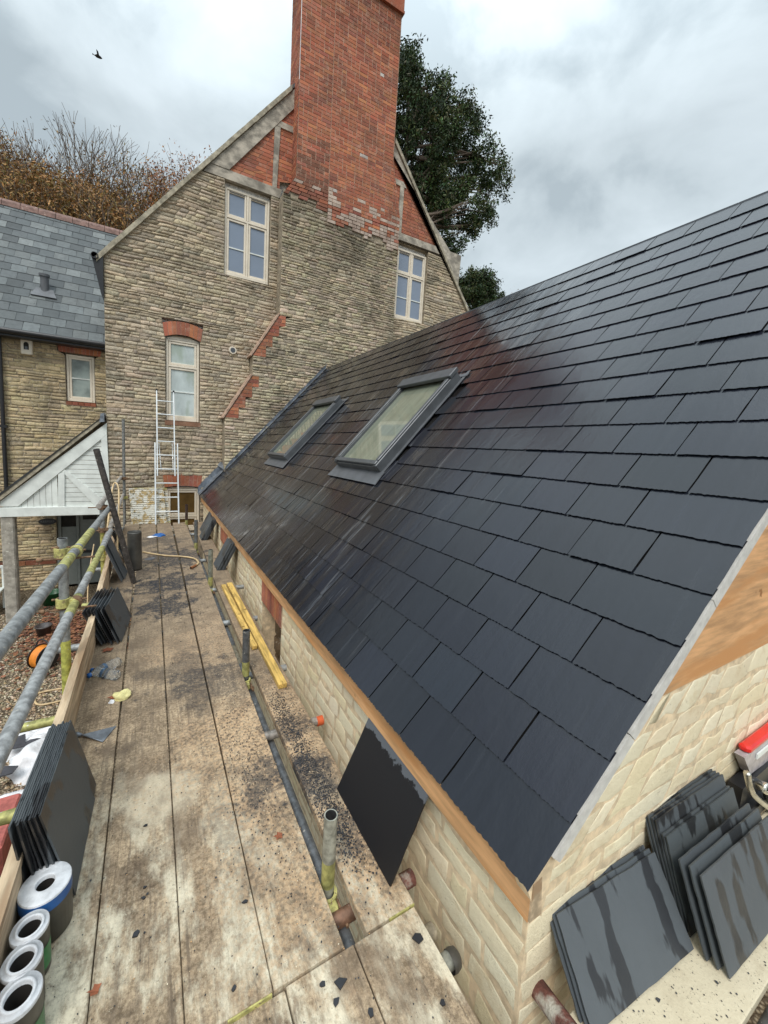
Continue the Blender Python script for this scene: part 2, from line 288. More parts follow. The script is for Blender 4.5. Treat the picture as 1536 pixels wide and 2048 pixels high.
# masonry: courses of individually shaped stones or bricks on the plane o + s*U + z*Vv, facing Nn
def masonry(mb,o,U,Vv,Nn,z0,z1,xint,hr,wr,dep,tint,gap=.012,wav=.02,inset=.22,mt=1,brick=False,skip=None,ms=0,backing=True,wf=1.0):
    o,U,Vv,Nn=map(Vector,(o,U,Vv,Nn)); z=z0; row=0
    flip=U.cross(Vv).dot(Nn)<0
    def wv(s,zz): return wav*(mn.noise(Vector((s*wf,zz*1.3,3.1)))*1.6) if wav else 0
    def P(s,zz,d): return o+U*s+Vv*(zz+wv(s,zz))+Nn*d
    def F(pts,mi,c,sm=False): mb.face(pts[::-1] if flip else pts,mi,c,sm)
    while z<z1-.004:
        h=R_.uniform(*hr); zt=min(z+h,z1)
        if z1-zt<hr[0]*.5: zt=z1
        mid=xint((z+zt)/2); lo=xint(z+.001); hi=xint(zt-.001)
        for i,(a,b) in enumerate(mid):
            a0,b0=lo[i] if len(lo)==len(mid) else (a,b); a1,b1=hi[i] if len(hi)==len(mid) else (a,b)
            if b-a<.01: continue
            if backing:
                ns=max(1,int((b-a)/.25))
                for q in range(ns):
                    f0,f1=q/ns,(q+1)/ns
                    F([P(a0+(b0-a0)*f0,z,0),P(a0+(b0-a0)*f1,z,0),P(a1+(b1-a1)*f1,zt,0),P(a1+(b1-a1)*f0,zt,0)],mt,(1,1,1))
            ln=b-a; cuts=[0.]; x=0
            if brick: x=-wr[0]*(.5 if row%2 else 0)
            while True:
                w=(wr[0]*(1 if not brick or R_.random()>.3 else .5)) if brick else R_.uniform(*wr)*(.6+.8*R_.random())
                x+=w
                if x<=.02: continue
                if x>ln-wr[0]*.35: break
                cuts.append(x/ln)
            cuts.append(1.)
            for c0,c1 in zip(cuts,cuts[1:]):
                sm_=a+(c0+c1)/2*ln
                if skip and skip(sm_,(z+zt)/2): continue
                g=gap/2; sl=[a0+(b0-a0)*c0,a0+(b0-a0)*c1,a1+(b1-a1)*c1,a1+(b1-a1)*c0]
                zz=[z,z,zt,zt]; j=0 if brick else .18*(zt-z)
                q=[(sl[0]+g,z+g),(sl[1]-g,z+g),(sl[2]-g,zt-g),(sl[3]+g,zt-g)]
                if sl[1]-sl[0]<gap*1.6 and sl[2]-sl[3]<gap*1.6: continue
                if not brick: q=[(u_+R_.uniform(-j,j)*.6,v_+R_.uniform(-j,j)*.6) for u_,v_ in q]
                hh=(zt-z)*inset; d=dep*R_.uniform(.5,1.3) if not brick else dep*R_.uniform(.85,1.15)
                cx_=sum(u_ for u_,_ in q)/4; cz_=sum(v_ for _,v_ in q)/4; wx=max(abs(q[1][0]-q[0][0]),.03)
                inn=[(u_+(hh if u_<cx_ else -hh)*min(1,wx/(4*hh+1e-6)),v_+(hh if v_<cz_ else -hh)) for u_,v_ in q]
                t=tint(sm_,(z+zt)/2)
                if brick:
                    vs=[P(u_,v_,0) for u_,v_ in q]+[P(u_,v_,d) for u_,v_ in q]
                    fs=[(4,5,6,7),(0,1,5,4),(1,2,6,5),(2,3,7,6),(3,0,4,7)]
                    mb.idx(vs,[f[::-1] for f in fs] if flip else fs,ms,t)
                else:
                    # rounded face: outer ring, shoulder ring with a middle point on long edges, tilted crown
                    m0=[((q[0][0]+q[1][0])/2,(q[0][1]+q[1][1])/2+R_.uniform(-j,j)),((q[2][0]+q[3][0])/2,(q[2][1]+q[3][1])/2+R_.uniform(-j,j))]
                    i0=[(m0[0][0],m0[0][1]+hh),(m0[1][0],m0[1][1]-hh)]
                    out_=[q[0],m0[0],q[1],q[2],m0[1],q[3]]; in_=[inn[0],i0[0],inn[1],inn[2],i0[1],inn[3]]
                    tl=R_.uniform(-.4,.4)*d
                    vs=[P(u_,v_,-.002) for u_,v_ in out_]+[P(u_*.5+v2[0]*.5,v_*.5+v2[1]*.5,d*.72) for (u_,v_),v2 in zip(out_,in_)]+[P(u_,v_,d+(tl if k in (0,5) else -tl if k in (2,3) else 0)+R_.uniform(-.12,.12)*d) for k,(u_,v_) in enumerate(in_)]
                    fs=[(12,13,16,17),(13,14,15,16)]+[(r*6+k,r*6+(k+1)%6,r*6+6+(k+1)%6,r*6+6+k) for r in (0,1) for k in range(6)]
                    mb.idx(vs,[f[::-1] for f in fs] if flip else fs,ms,t,True)
        z=zt; row+=1
def cut(iv,a,b):
    r=[]
    for x0,x1 in iv:
        if b<=x0 or a>=x1: r.append((x0,x1)); continue
        if a>x0: r.append((x0,a))
        if b<x1: r.append((b,x1))
    return r
OLD=[(.53,.435,.31),(.58,.485,.35),(.45,.375,.275),(.54,.46,.345),(.60,.50,.37),(.48,.405,.31),(.40,.345,.27)]
def t_old(s,z): return jit(pick(OLD),.22,.03)
WING=[(.58,.465,.28),(.52,.42,.26),(.62,.51,.32),(.48,.39,.26),(.60,.48,.30)]
def t_wing(s,z): return jit(pick(WING),.2,.03)
BR=[(.50,.20,.10),(.43,.15,.085),(.46,.165,.095),(.38,.13,.08),(.48,.18,.10),(.32,.115,.08),(.44,.15,.09),(.40,.125,.075),(.45,.17,.11)]
def t_br(s,z): return jit(pick(BR),.19,.05)
CR=[(.90,.80,.60),(.93,.85,.66),(.87,.76,.54),(.91,.82,.62)]
def t_cr(s,z): return jit(pick(CR),.06,.012)
# ================================================================ SETTING
g=MB(); GZ=-1.85
g.face([(-300,-300,GZ),(300,-300,GZ),(300,400,GZ),(-300,400,GZ)])
tag(g.build('ground','gravel'),kind='structure')
# ================================================================ GABLED HOUSE
YG,YB=8.75,8.45; XL,XR,ZE,PK=-.74,8.38,4.74,1.24
gh=thing('gabled_house',(3.8,8.75,GZ),'tall gabled stone house with a huge red brick chimney breast up its end wall','house')
def roofz(x): # extension roof against the gable
    return .436+1.1*(x-.85) if x<3.48 else 3.33-1.1*(x-3.48)
def bl(z): # left edge of the stepped chimney breast
    if z<2.05: return 1.30
    if z<2.95: return 1.30+(z-2.05)/.9*.53
    if z<3.36: return 1.83
    if z<4.27: return 1.83+(z-3.36)/.91*.54
    return 2.37
OPN=[(1.29,2.205,4.92,6.70),(5.36,6.29,4.90,6.70),(.235,.855,1.91,3.56),(.22,.87,-.35,.585)]
def xg(z):
    e=max(0,(z-ZE)/PK); iv=[(XL+e,XR-e)]
    for a,b,c,d in OPN:
        if c<z<d: iv=cut(iv,a,b)
    if z<6.69: iv=cut(iv,bl(z)+.005,5.18)
    # brick heads over the two lower windows
    for c,hz in ((.545,3.56),(.545,.585)):
        if hz<z<hz+.27: w=.33+(z-hz)*.14; iv=cut(iv,c-w,c+w)
    return iv
mb=MB()
masonry(mb,(0,YG,0),(1,0,0),(0,0,1),(0,-1,0),GZ,6.69,xg,(.042,.085),(.10,.30),.017,t_old,gap=.007,wav=.022,wf=1.1,
        skip=lambda s,z:(z<roofz(s)-.25 and s>1.0) or (z<-.5 and s>-.2))
# body behind the face
mb.box(XL,XR,YG+.12,17,GZ,ZE); 
mb.prism([(XL,YG+.12,ZE),(XR,YG+.12,ZE),(3.82,YG+.12,10.35)],(0,8.2,0))
for x in (XL,XR): mb.face([(x,YG-.0,GZ),(x,YG+.12,GZ),(x,YG+.12,ZE),(x,YG,ZE)],1)
for a,b,c,d in OPN:   # reveals
    mb.face([(a,YG,c),(a,YG+.13,c),(a,YG+.13,d),(a,YG,d)],1); mb.face([(b,YG,c),(b,YG+.13,c),(b,YG+.13,d),(b,YG,d)],1)
    mb.face([(a,YG,c),(b,YG,c),(b,YG+.13,c),(a,YG+.13,c)],1); mb.face([(a,YG,d),(b,YG,d),(b,YG+.13,d),(a,YG+.13,d)],1)
for i in range(len(mb.c)): pass
mb.build('wall',['stone','mortar'],gh)
# brick panels of the gable between the timbers
mb=MB()
def xp(z):
    e=(z-ZE)/PK; return cut([(XL+e+.02,XR-e-.02)],2.64,4.9) if z>7.05 else cut([(XL+e+.02,XR-e-.02)],2.38,5.17)
for q_ in (0,1):
    mb=MB(); masonry(mb,(0,YG+.012,0),(1,0,0),(0,0,1),(0,-1,0),6.86,10.2,lambda z:[xp(z)[q_]] if len(xp(z))>1 else [],(.073,.077),(.225,.225),.008,t_br,gap=.012,wav=0,brick=True)
    mb.build('brick_panel',['brick','bmortar'],gh)
# chimney breast of stone with brick tumbling, then the brick stack
mb=MB()
def tb(z): return [(bl(z),5.18)]
def isbrick(s,z):
    for z0,z1,x0 in ((2.05,2.95,1.30),(3.36,4.27,1.83)):
        if z0<z<z1:
            st=math.floor((z-z0)/.225); e=bl(z0+st*.225)+.20+.0*st
            if s<e+.02: return True
    return False
def xb_st(z):
    for z0,z1,x0 in ((2.05,2.95,1.3),(3.36,4.27,1.83)):
        if z0<z<z1:
            st=math.floor((z-z0)/.225); return [(min(bl(z0+(st)*.225)+.27,5.1),5.18)]
    return [(bl(z),5.18)]
# several runs so that course heights line up with the brick steps
def xtop(z): return [(2.37,5.18)]
def edgez(s): return 6.68-.05+ .20*mn.noise(Vector((s*1.9,4,0)))-(.20 if s>3.34 else 0)-(.08 if s>4.2 else 0)+.10*(s<2.6)
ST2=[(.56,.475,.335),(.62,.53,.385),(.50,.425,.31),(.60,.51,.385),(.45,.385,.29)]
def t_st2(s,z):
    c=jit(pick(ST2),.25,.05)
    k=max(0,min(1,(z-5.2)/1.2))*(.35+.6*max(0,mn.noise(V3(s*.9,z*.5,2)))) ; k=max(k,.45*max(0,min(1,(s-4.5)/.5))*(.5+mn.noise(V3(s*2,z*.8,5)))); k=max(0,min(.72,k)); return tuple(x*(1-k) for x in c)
z=GZ
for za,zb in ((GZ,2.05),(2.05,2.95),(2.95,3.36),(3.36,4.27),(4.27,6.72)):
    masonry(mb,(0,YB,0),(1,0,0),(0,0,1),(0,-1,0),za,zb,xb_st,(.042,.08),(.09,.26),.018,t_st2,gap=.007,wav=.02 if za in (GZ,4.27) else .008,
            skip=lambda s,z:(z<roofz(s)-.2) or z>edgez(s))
mb2=MB()
for z0 in (2.05,3.36):
    masonry(mb2,(0,YB-.004,0),(1,0,0),(0,0,1),(0,-1,0),z0,z0+.9,lambda z,z0=z0:[(bl(z),bl(z0+math.floor((z-z0)/.225)*.225)+.27)],(.0745,.0755),(.225,.225),.008,t_br,gap=.012,wav=0,brick=True)
# left cheek of the breast, following the steps
pr=[(1.30,GZ),(1.30,2.05),(1.83,2.95),(1.83,3.36),(2.37,4.27),(2.37,6.66),(2.63,7.05)]
for (x0,z0),(x1,z1) in zip(pr,pr[1:]): mb.face([(x0,YG+.05,z0),(x0,YB,z0),(x1,YB,z1),(x1,YG+.05,z1)],1)
mb.face([(5.18,YG,GZ),(5.18,YB,GZ),(5.18,YB,7.0),(5.18,YG,7.0)],1)
for (x0,z0),(x1,z1) in (((1.27,2.03),(1.83,2.97)),((1.80,3.34),(2.37,4.29))):   # thin tile edge over the tumbled brick
    d=Vector((x1-x0,0,z1-z0)); n_=Vector((-d.z,0,d.x)).normalized()
    mb2.obox(Vector((x0,YB-.03,z0)),d,Vector((0,.34,0)),n_*.03,1)
cb=mb.build('chimney_breast',['stone','mortar'],gh)
mb2.build('brick_tumbling',['brick','bmortar'],cb)
mb=MB()
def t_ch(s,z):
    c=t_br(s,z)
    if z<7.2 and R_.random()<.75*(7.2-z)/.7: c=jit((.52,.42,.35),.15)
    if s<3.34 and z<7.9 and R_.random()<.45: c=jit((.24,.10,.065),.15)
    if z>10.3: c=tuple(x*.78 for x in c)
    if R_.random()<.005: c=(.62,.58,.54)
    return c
def xcl(z): return [(2.63,3.34)] if z>7.05 else [(max(2.37,2.63-(7.05-z)*.65),3.34)]
def xcr(z): return [(3.34,4.89)] if z>8.2 else [(3.34,min(5.17,4.89+(8.2-z)*.24))]
YC=YB-.03
BK=dict(gap=.013,wav=0,brick=True)
def ragged(s,z): return z<edgez(s)+R_.uniform(-.05,.05)
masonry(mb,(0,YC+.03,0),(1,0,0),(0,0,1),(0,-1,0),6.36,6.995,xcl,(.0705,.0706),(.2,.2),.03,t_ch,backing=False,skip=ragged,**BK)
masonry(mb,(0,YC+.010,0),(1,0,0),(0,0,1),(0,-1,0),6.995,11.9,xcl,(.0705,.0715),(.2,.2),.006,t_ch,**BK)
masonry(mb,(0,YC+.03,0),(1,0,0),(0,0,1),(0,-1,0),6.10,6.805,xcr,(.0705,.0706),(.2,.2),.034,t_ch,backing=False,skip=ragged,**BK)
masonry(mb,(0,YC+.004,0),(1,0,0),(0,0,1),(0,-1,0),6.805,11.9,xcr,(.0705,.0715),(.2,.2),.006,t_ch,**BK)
mb.face([(3.34,YC+.03,6.80),(3.34,YC+.004,6.80),(3.34,YC+.004,11.9),(3.34,YC+.03,11.9)],1)
masonry(mb,(2.63,0,0),(0,1,0),(0,0,1),(-1,0,0),7.0,11.9,lambda z:[(YC+.03,9.05)],(.0705,.0715),(.2,.2),.006,t_ch,gap=.013,wav=0,brick=True)
masonry(mb,(4.89,0,0),(0,1,0),(0,0,1),(1,0,0),8.2,11.9,lambda z:[(YC-.02,9.05)],(.0705,.0715),(.2,.2),.006,t_ch,gap=.013,wav=0,brick=True)
mb.face([(4.89,YC-.02,8.2),(4.89,9.05,8.2),(5.17,9.05,6.2),(5.17,YC-.02,6.2)],1)
ch=mb.build('chimney_stack',['brick','bmortar'],gh)
mb=MB(); mb.box(2.58,3.34,YC-.01,9.1,11.9,12.2); mb.box(3.34,4.94,YC-.06,9.1,11.12,11.17); mb.box(3.32,4.94,YC-.06,9.1,11.9,12.2)
mb.box(3.345,4.93,YC-.045,9.08,11.17,11.9)
for i in range(len(mb.c)): mb.c[i]=(.36,.11,.06)
mb.build('corbel_band','brick',ch)
# timbers
def beam(name,pts,d=.05,y=None):
    mb=MB(); y=YG-.02 if y is None else y; mb.prism([(x,y,z) for x,z in pts],(0,d+.03,0)); return mb.build(name,'oak',gh)
def rl(x): return ZE+PK*(x-XL)
def rr(x): return ZE+PK*(XR-x)
beam('tie_beam',[(.90,6.69),(2.37,6.69),(2.42,6.865),(1.02,6.865)])
beam('tie_beam',[(5.18,6.745),(6.76,6.745),(6.62,6.905),(5.18,6.905)])
beam('rafter',[(1.02,6.865),(1.36,6.865),(2.63,8.50),(2.63,rl(2.63)-.06),(1.05,rl(1.05)-.06)],.06,YG-.03)
beam('rafter',[(XR-1.02+.0,6.90),(XR-1.40,6.90),(4.91,8.66),(4.91,rr(4.91)-.06),(XR-1.05,rr(XR-1.05)-.06)],.06,YG-.03)
beam('post',[(2.22,6.867),(2.31,6.867),(2.36,8.03),(2.24,8.03)]); beam('post',[(5.30,6.907),(5.42,6.907),(5.43,7.94),(5.32,7.94)])
beam('rail',[(2.18,8.035),(2.63,8.035),(2.63,8.15),(2.30,8.15)]); beam('rail',[(4.91,7.945),(5.5,7.945),(5.40,8.06),(4.91,8.06)])
# verges: mortared edge of the main roof
for sgn in (0,1):
    mb=MB(); seg=26
    for i in range(seg):
        a=i/seg; b=(i+1)/seg
        def q(t,dz,dy):
            x=XL-.10+(3.82-XL+.10)*t; z=rl(x)+dz+ (R_.uniform(-.006,.006)); x=x if not sgn else XL+XR-x; return Vector((x,YG-.07+dy,z))
        if XL-.1+(3.82-XL+.1)*b>2.66: break
        mb.idx([q(a,-.05,0),q(b,-.05,0),q(b,.06,0),q(a,.06,0),q(a,-.05,.25),q(b,-.05,.25),q(b,.06,.25),q(a,.06,.25)],[(0,1,2,3),(7,6,5,4),(3,2,6,7),(4,5,1,0)] if not sgn else [(3,2,1,0),(4,5,6,7),(7,6,2,3),(0,1,5,4)],0,(1,1,1))
    mb.build('verge','vmortar',gh)
mb=MB()
for sgn in (0,1):
    P_=[(XL-.12,rl(XL-.12)),(3.82,rl(3.82))]
    if sgn: P_=[(XL+XR-x,z) for x,z in P_]
    mb.prism([(P_[0][0],YG-.04,P_[0][1]+.05),(P_[1][0],YG-.04,P_[1][1]+.05),(P_[1][0],YG-.04,P_[1][1]-.02),(P_[0][0],YG-.04,P_[0][1]-.02)],(0,8.4,0),c=(.09,.1,.11))
mb.build('roof','oslate',gh)
mb=MB(); mb.prism([(-.90,YG-.06,4.62),(-.74,YG-.06,4.78),(-.74,YG-.06,4.0),(-.78,YG-.06,4.05)],(0,.5,0)); mb.tube((-.86,YG-.1,4.66),(-.86,14,4.66),.055,12)
mb.build('gutter','black',gh)
# windows
def window(par,x0,x1,z0,z1,y,glass,splits,transoms=(),bars=(),seg=0,fm='cframe',fw_=.045,vents=False):
    mb=MB(); d=.07
    def bx(a,b,c,e,yy=y,dd=d): mb.box(a,b,yy,yy+dd,c,e,0,(1,1,1),.006)
    bx(x0,x0+fw_,z0,z1); bx(x1-fw_,x1,z0,z1); bx(x0+fw_,x1-fw_,z0,z0+fw_*1.4,y-.015,d+.015); bx(x0+fw_,x1-fw_,z1-fw_,z1)
    if seg:
        n=10; pts=[(x0+(x1-x0)*i/n,z1+seg*(1-(2*i/n-1)**2)) for i in range(n+1)]
        mb.prism([(x0,y,z1-.01)]+[(a,y,b) for a,b in pts]+[(x1,y,z1-.01)],(0,d,0))
    zs=[z0+fw_*1.4]+sum([[t-.02,t+.02] for t in transoms],[])+[z1-fw_]; xs=[x0+fw_]+sum([[s-.02,s+.02] for s in splits],[])+[x1-fw_]
    for t in transoms: bx(x0+fw_,x1-fw_,t-.02,t+.02)
    for s in splits:
        for a,b in zip(zs[::2],zs[1::2]): bx(s-.02,s+.02,a,b)
    w=mb.build('window',fm,par)
    for a,b in zip(xs[::2],xs[1::2]):
        for k,(c,e_) in enumerate(zip(zs[::2],zs[1::2])):
            mb=MB(); f=.04; g_=.004; a1,b1,c1,e1=a+g_,b-g_,c+g_,e_-g_
            def b2(p,q,r,t_,yy=y+.012,dd=.045): mb.box(p,q,yy,yy+dd,r,t_,0,(1,1,1),.006)
            b2(a1,a1+f,c1,e1); b2(b1-f,b1,c1,e1); b2(a1+f,b1-f,c1,c1+f); b2(a1+f,b1-f,e1-f,e1)
            mb.build('sash',fm,w)
            if vents and k==len(zs)//2-1:
                mb=MB(); mb.box(a1+f,b1-f,y+.004,y+.011,e1-f*.62,e1-f*.34); mb.build('trickle_vent','black',w)
            mb=MB(); mb.box(a1+f*.8,b1-f*.8,y+.036,y+.044,c1+f*.8,e1-f*.8); mb.build('pane',glass,w)
            for bz in bars:
                if c<bz<e_: mb=MB(); mb.box(a1+f,b1-f,y+.022,y+.035,bz-.011,bz+.011); mb.build('glazing_bar','white',w)
    return w
window(gh,1.30,2.195,4.935,6.60,YG+.06,'blinds',[1.75],[6.055],[5.49],vents=True)
window(gh,5.37,6.28,4.915,6.60,YG+.06,'blinds',[5.83],[6.03],[5.46],vents=True)
window(gh,.245,.845,1.925,3.50,YG+.05,'frost',[],[2.99],[2.50],seg=.07)
window(gh,.23,.86,-.33,.56,YG+.03,'brownpane',[],[-.02],[],seg=.03)
# brick arches
def arch(par,cx,z,hw,rise,hgt=.245,y=YG-.012,n=9,flat=0):
    mb=MB()
    for i in range(n):
        a0=(i/n-.5)*2; a1=((i+1)/n-.5)*2; g_=.012
        def pt(a,t): x=cx+a*(hw+.035*t+ (0.0)); return (x,z+rise*(1-a*a)+hgt*t)
        p=[pt(a0+g_,0),pt(a1-g_,0),pt(a1-g_,1),pt(a0+g_,1)]
        mb.prism([(u_,y,v_) for u_,v_ in p],(0,.05,0),0,t_br(0,0))
    P_=[(cx-hw+2*hw*i/8,z+rise*(1-(i/4-1)**2)) for i in range(9)]; Q=[(u_+ (u_-cx)*.1,v_+hgt-.004) for u_,v_ in P_[::-1]]
    mb.prism([(u_,y+.006,v_) for u_,v_ in P_+Q],(0,.05,0),1)
    return mb.build('brick_arch',['brick','bmortar'],par)
arch(gh,.545,3.515,.325,.075); arch(gh,.545,.585,.335,.03)
mb=MB(); mb.box(.22,.87,YG-.02,YG+.07,1.83,1.915); 
for i in range(len(mb.c)): mb.c[i]=(.30,.16,.10)
mb.build('sill','brick',gh)
mb=MB(); c_=Vector((1.48,YG-.03,3.452)); mb.lathe(c_,[(.052,0),(.075,0),(.08,-.012),(.075,-.03),(.075,-.04)],20,ax=(0,-1,0)); mb.lathe(c_+V(0,.0,0),[(.0,.004),(.052,.0)],20,1,ax=(0,-1,0))
mb.tube(c_+V(0,-.02,0),c_+V(0,.03,0),.072,20,0,hollow=False); mb.tube(c_+V(0,-.024,0),c_+V(0,-.02,0),.05,20,1,hollow=False)
mb.build('wall_vent',['cframe','grey'],gh)
# ================================================================ WING
YW=10.5
wg=thing('slate_roofed_wing',(-3,YW,GZ),'lower stone wing with a weathered slate roof and red ridge tiles at the far left','house')
WO=[(-1.60,-1.085,2.24,3.24),(-1.84,-.98,GZ,.25)]
def xw(z):
    iv=[(-5.2,-.73)]
    for a,b,c,d in WO:
        if c<z<d: iv=cut(iv,a,b)
    if 3.24<z<3.47: iv=cut(iv,-1.72-(z-3.24)*.1,-.99+(z-3.24)*.2)
    if 2.14<z<2.24: iv=cut(iv,-1.60,-1.07)
    if -1.3<z<-1.18: iv=cut(iv,-5.2,-1.85)
    return iv
mb=MB()
masonry(mb,(0,YW,0),(1,0,0),(0,0,1),(0,-1,0),GZ,3.62,xw,(.05,.095),(.13,.36),.017,t_wing,gap=.008,wav=.018,wf=1.0)
mb.box(-5.2,-.73,YW+.12,15.4,GZ,3.6,1)
for a,b,c,d in WO:
    for x in (a,b): mb.face([(x,YW,c),(x,YW+.14,c),(x,YW+.14,d),(x,YW,d)],1)
    for zz in (c,d): mb.face([(a,YW,zz),(b,YW,zz),(b,YW+.14,zz),(a,YW+.14,zz)],1)
mb.build('wall',['stone','mortar'],wg)
window(wg,-1.59,-1.095,2.25,3.22,YW+.05,'treepane',[],[],[2.74])
mb=MB()
for i in range(11):
    a=-1.70+i*.066; t0=(i-5)*.007; mb.prism([(a+.005,YW-.02,3.245),(a+.061,YW-.02,3.245),(a+.061+t0+.004,YW-.02,3.47),(a+.005+t0,YW-.02,3.47)],(0,.05,0),0,t_br(0,0))
mb.prism([(-1.70,YW-.014,3.246),(-.975,YW-.014,3.246),(-.94,YW-.014,3.466),(-1.73,YW-.014,3.466)],(0,.05,0),1)
mb.build('brick_lintel',['brick','bmortar'],wg)
mb=MB()
for i in range(5): mb.box(-1.60+i*.106,-1.60+i*.106+.098,YW-.03,YW+.05,2.165,2.235,0,tuple(c*.7 for c in t_br(0,0)))
mb.box(-1.60,-1.07,YW-.022,YW+.05,2.15,2.165,1); mb.build('brick_sill',['brick','bmortar'],wg)
mb=MB()
masonry(mb,(0,YW-.004,0),(1,0,0),(0,0,1),(0,-1,0),-1.295,-1.185,lambda z:[(-5.2,-1.86)],(.1,.1),(.225,.225),.02,lambda s,z:tuple(c*.6 for c in t_br(s,z)),gap=.012,wav=0,brick=True)
mb.build('brick_band',['brick','bmortar'],wg)
def slate_box(mb,O,U,Vu,Nn,w,h,t,tint,rag=0,n=6,mi=0,lift=0.0):
    # slate lying on a plane: O lower-left corner, U across, Vu up the slope, lower edge riven and a touch proud
    pb=[];pt_=[]
    for i in range(n+1):
        f=i/n; r=R_.uniform(-rag,rag) if rag else 0
        pb.append((w*f,r)); 
    side=[(w+ (R_.uniform(-rag,rag)*.6 if rag else 0),h*k/3) for k in (1,2,3)]; side2=[((R_.uniform(-rag,rag)*.6 if rag else 0),h*k/3) for k in (3,2,1)]
    ol=pb+side+side2
    def P(q,d): return O+U*q[0]+Vu*q[1]+Nn*(d+lift*(1-max(0,q[1])/h))
    top=[P(q,t) for q in ol]; bot=[P((q[0]+ (.003 if rag else 0)*(1 if q[0]<w/2 else -1),q[1]+.004*(1 if q[1]<h/2 else 0)),0) for q in ol]; m_=len(ol)
    fs=[tuple(range(m_))]+[((i+1)%m_,i,m_+i,m_+(i+1)%m_) for i in range(m_)]
    if U.cross(Vu).dot(Nn)<0: fs=[f[::-1] for f in fs]
    mb.idx(top+bot,fs,mi,tint)
# wing roof
mb=MB(); e0=Vector((0,YW-.28,3.50)); Uw=Vector((1,0,0)); Vw=Vector((0,1,PK)).normalized(); Nw=Vector((0,-PK,1)).normalized()
Lw=3.4/Vw.z; gau=Lw/17
mb.face([e0+V(-5.4,0,-.01),e0+V(-.72,0,-.01),e0+V(-.72,0,-.01)+Vw*Lw,e0+V(-5.4,0,-.01)+Vw*Lw],0,(.03,.03,.03))
for r in range(17):
    x=-5.4-(.13 if r%2 else 0)
    while x<-.74:
        w=.265; x2=min(x+w,-.735)
        c=jit(pick([(.105,.118,.120),(.085,.095,.098),(.135,.147,.146),(.07,.08,.083)]),.25)
        if x2-x>.03: slate_box(mb,e0+Uw*(x+.003)+Vw*(r*gau)+Nw*.004,Uw,Vw,Nw,x2-x-.006,gau+.05,.007,c,.003,3,0,.010)
        x+=w
bk=e0+Vw*Lw
mb.face([bk+V(-5.4,0,0),bk+V(-.72,0,0),bk+V(-.72,2.9,-3.5),bk+V(-5.4,2.9,-3.5)],0,(.12,.14,.15))
wr=mb.build('roof','oslate',wg)
mb=MB()
x=-5.4
while x<-.2:
    o_=bk+V(x,0,.0); mb.prism([o_+V(0,-.13,-.11),o_+V(0,-.10,.0),o_+V(0,-.03,.075),o_+V(0,.03,.075),o_+V(0,.13,-.11)],(.325,0,0),0,jit((1,1,1),.1)); x+=.335
mb.build('ridge_tiles','ridge',wr)
mb=MB(); mb.box(-5.4,-.745,YW-.30,YW-.26,3.36,3.49); mb.tube((-5.4,YW-.34,3.45),(-.75,YW-.34,3.45),.055,12); mb.box(-5.4,-.745,YW-.26,YW,3.36,3.39); mb.build('gutter','black',wg)
v0=at(90,552,Y=11.2); v0=Vector((v0.x,11.05,3.5+PK*(11.05-(YW-.28))))
mb=MB(); mb.tube(v0+V(.02,0,-.02),v0+V(.02,-.03,.30),.075,16,0,base=(.25,.26,.27)); mb.tube(v0+V(.02,-.03,.30),v0+V(.02,-.035,.35),.095,16,0,base=(.55,.57,.56),hollow=False)
mb.prism([v0+V(-.20,-.16,-.15),v0+V(.24,-.16,-.15),v0+V(.16,.0,.05),v0+V(-.12,.0,.05)],Nw*.02,0,(.6,.62,.62)); mb.build('roof_vent','grey2',wg)
b0=at(55.5,710,Y=YW); mb=MB(); mb.box(b0.x-.09,b0.x+.09,YW-.09,YW+.0,b0.z,b0.z+.33,0,(1,1,1),.012); wb=tag(cen(mb.build('wall_box','cframe')),'cream box with a dark arched opening fixed on the wing wall under the eaves','wall box')
mb=MB(); mb.prism([(b0.x-.04,YW-.094,b0.z+.09),(b0.x+.04,YW-.094,b0.z+.09),(b0.x+.04,YW-.094,b0.z+.2),(b0.x+.02,YW-.094,b0.z+.235),(b0.x-.02,YW-.094,b0.z+.235),(b0.x-.04,YW-.094,b0.z+.2)],(0,.006,0)); mb.build('opening','dark',wb)
mb=MB(); mb.box(b0.x-.022,b0.x+.022,YW-.10,YW-.0945,b0.z+.09,b0.z+.15); mb.build('flap','grey',wb)
# door
dr=MB(); dr.box(-1.83,-1.77,YW+.04,YW+.12,GZ,.24); dr.box(-1.05,-.99,YW+.04,YW+.12,GZ,.24); dr.box(-1.77,-1.05,YW+.04,YW+.12,.17,.24); dr.box(-1.50,-1.45,YW+.04,YW+.12,GZ,.17)
df=dr.build('door_frame','doorp',wg)
mb=MB(); mb.box(-1.45,-1.05,YW+.07,YW+.11,GZ+.02,.17,0,(1,1,1),.008); mb.box(-1.77,-1.50,YW+.07,YW+.11,GZ+.02,-.5,0,(1,1,1),.008); mb.build('door_leaf','doorp',df)
mb=MB(); mb.box(-1.77,-1.50,YW+.08,YW+.1,-.5,.17); mb.box(-1.38,-1.12,YW+.064,YW+.069,-.35,.1); mb.build('glazing','dark',df)
mb=MB(); p=at(174,1103,Y=YW+.05); mb.box(p.x-.13,p.x+.13,YW+.055,YW+.069,p.z-.03,p.z+.03,0,(1,1,1),.004); mb.build('letter_plate','black',df)
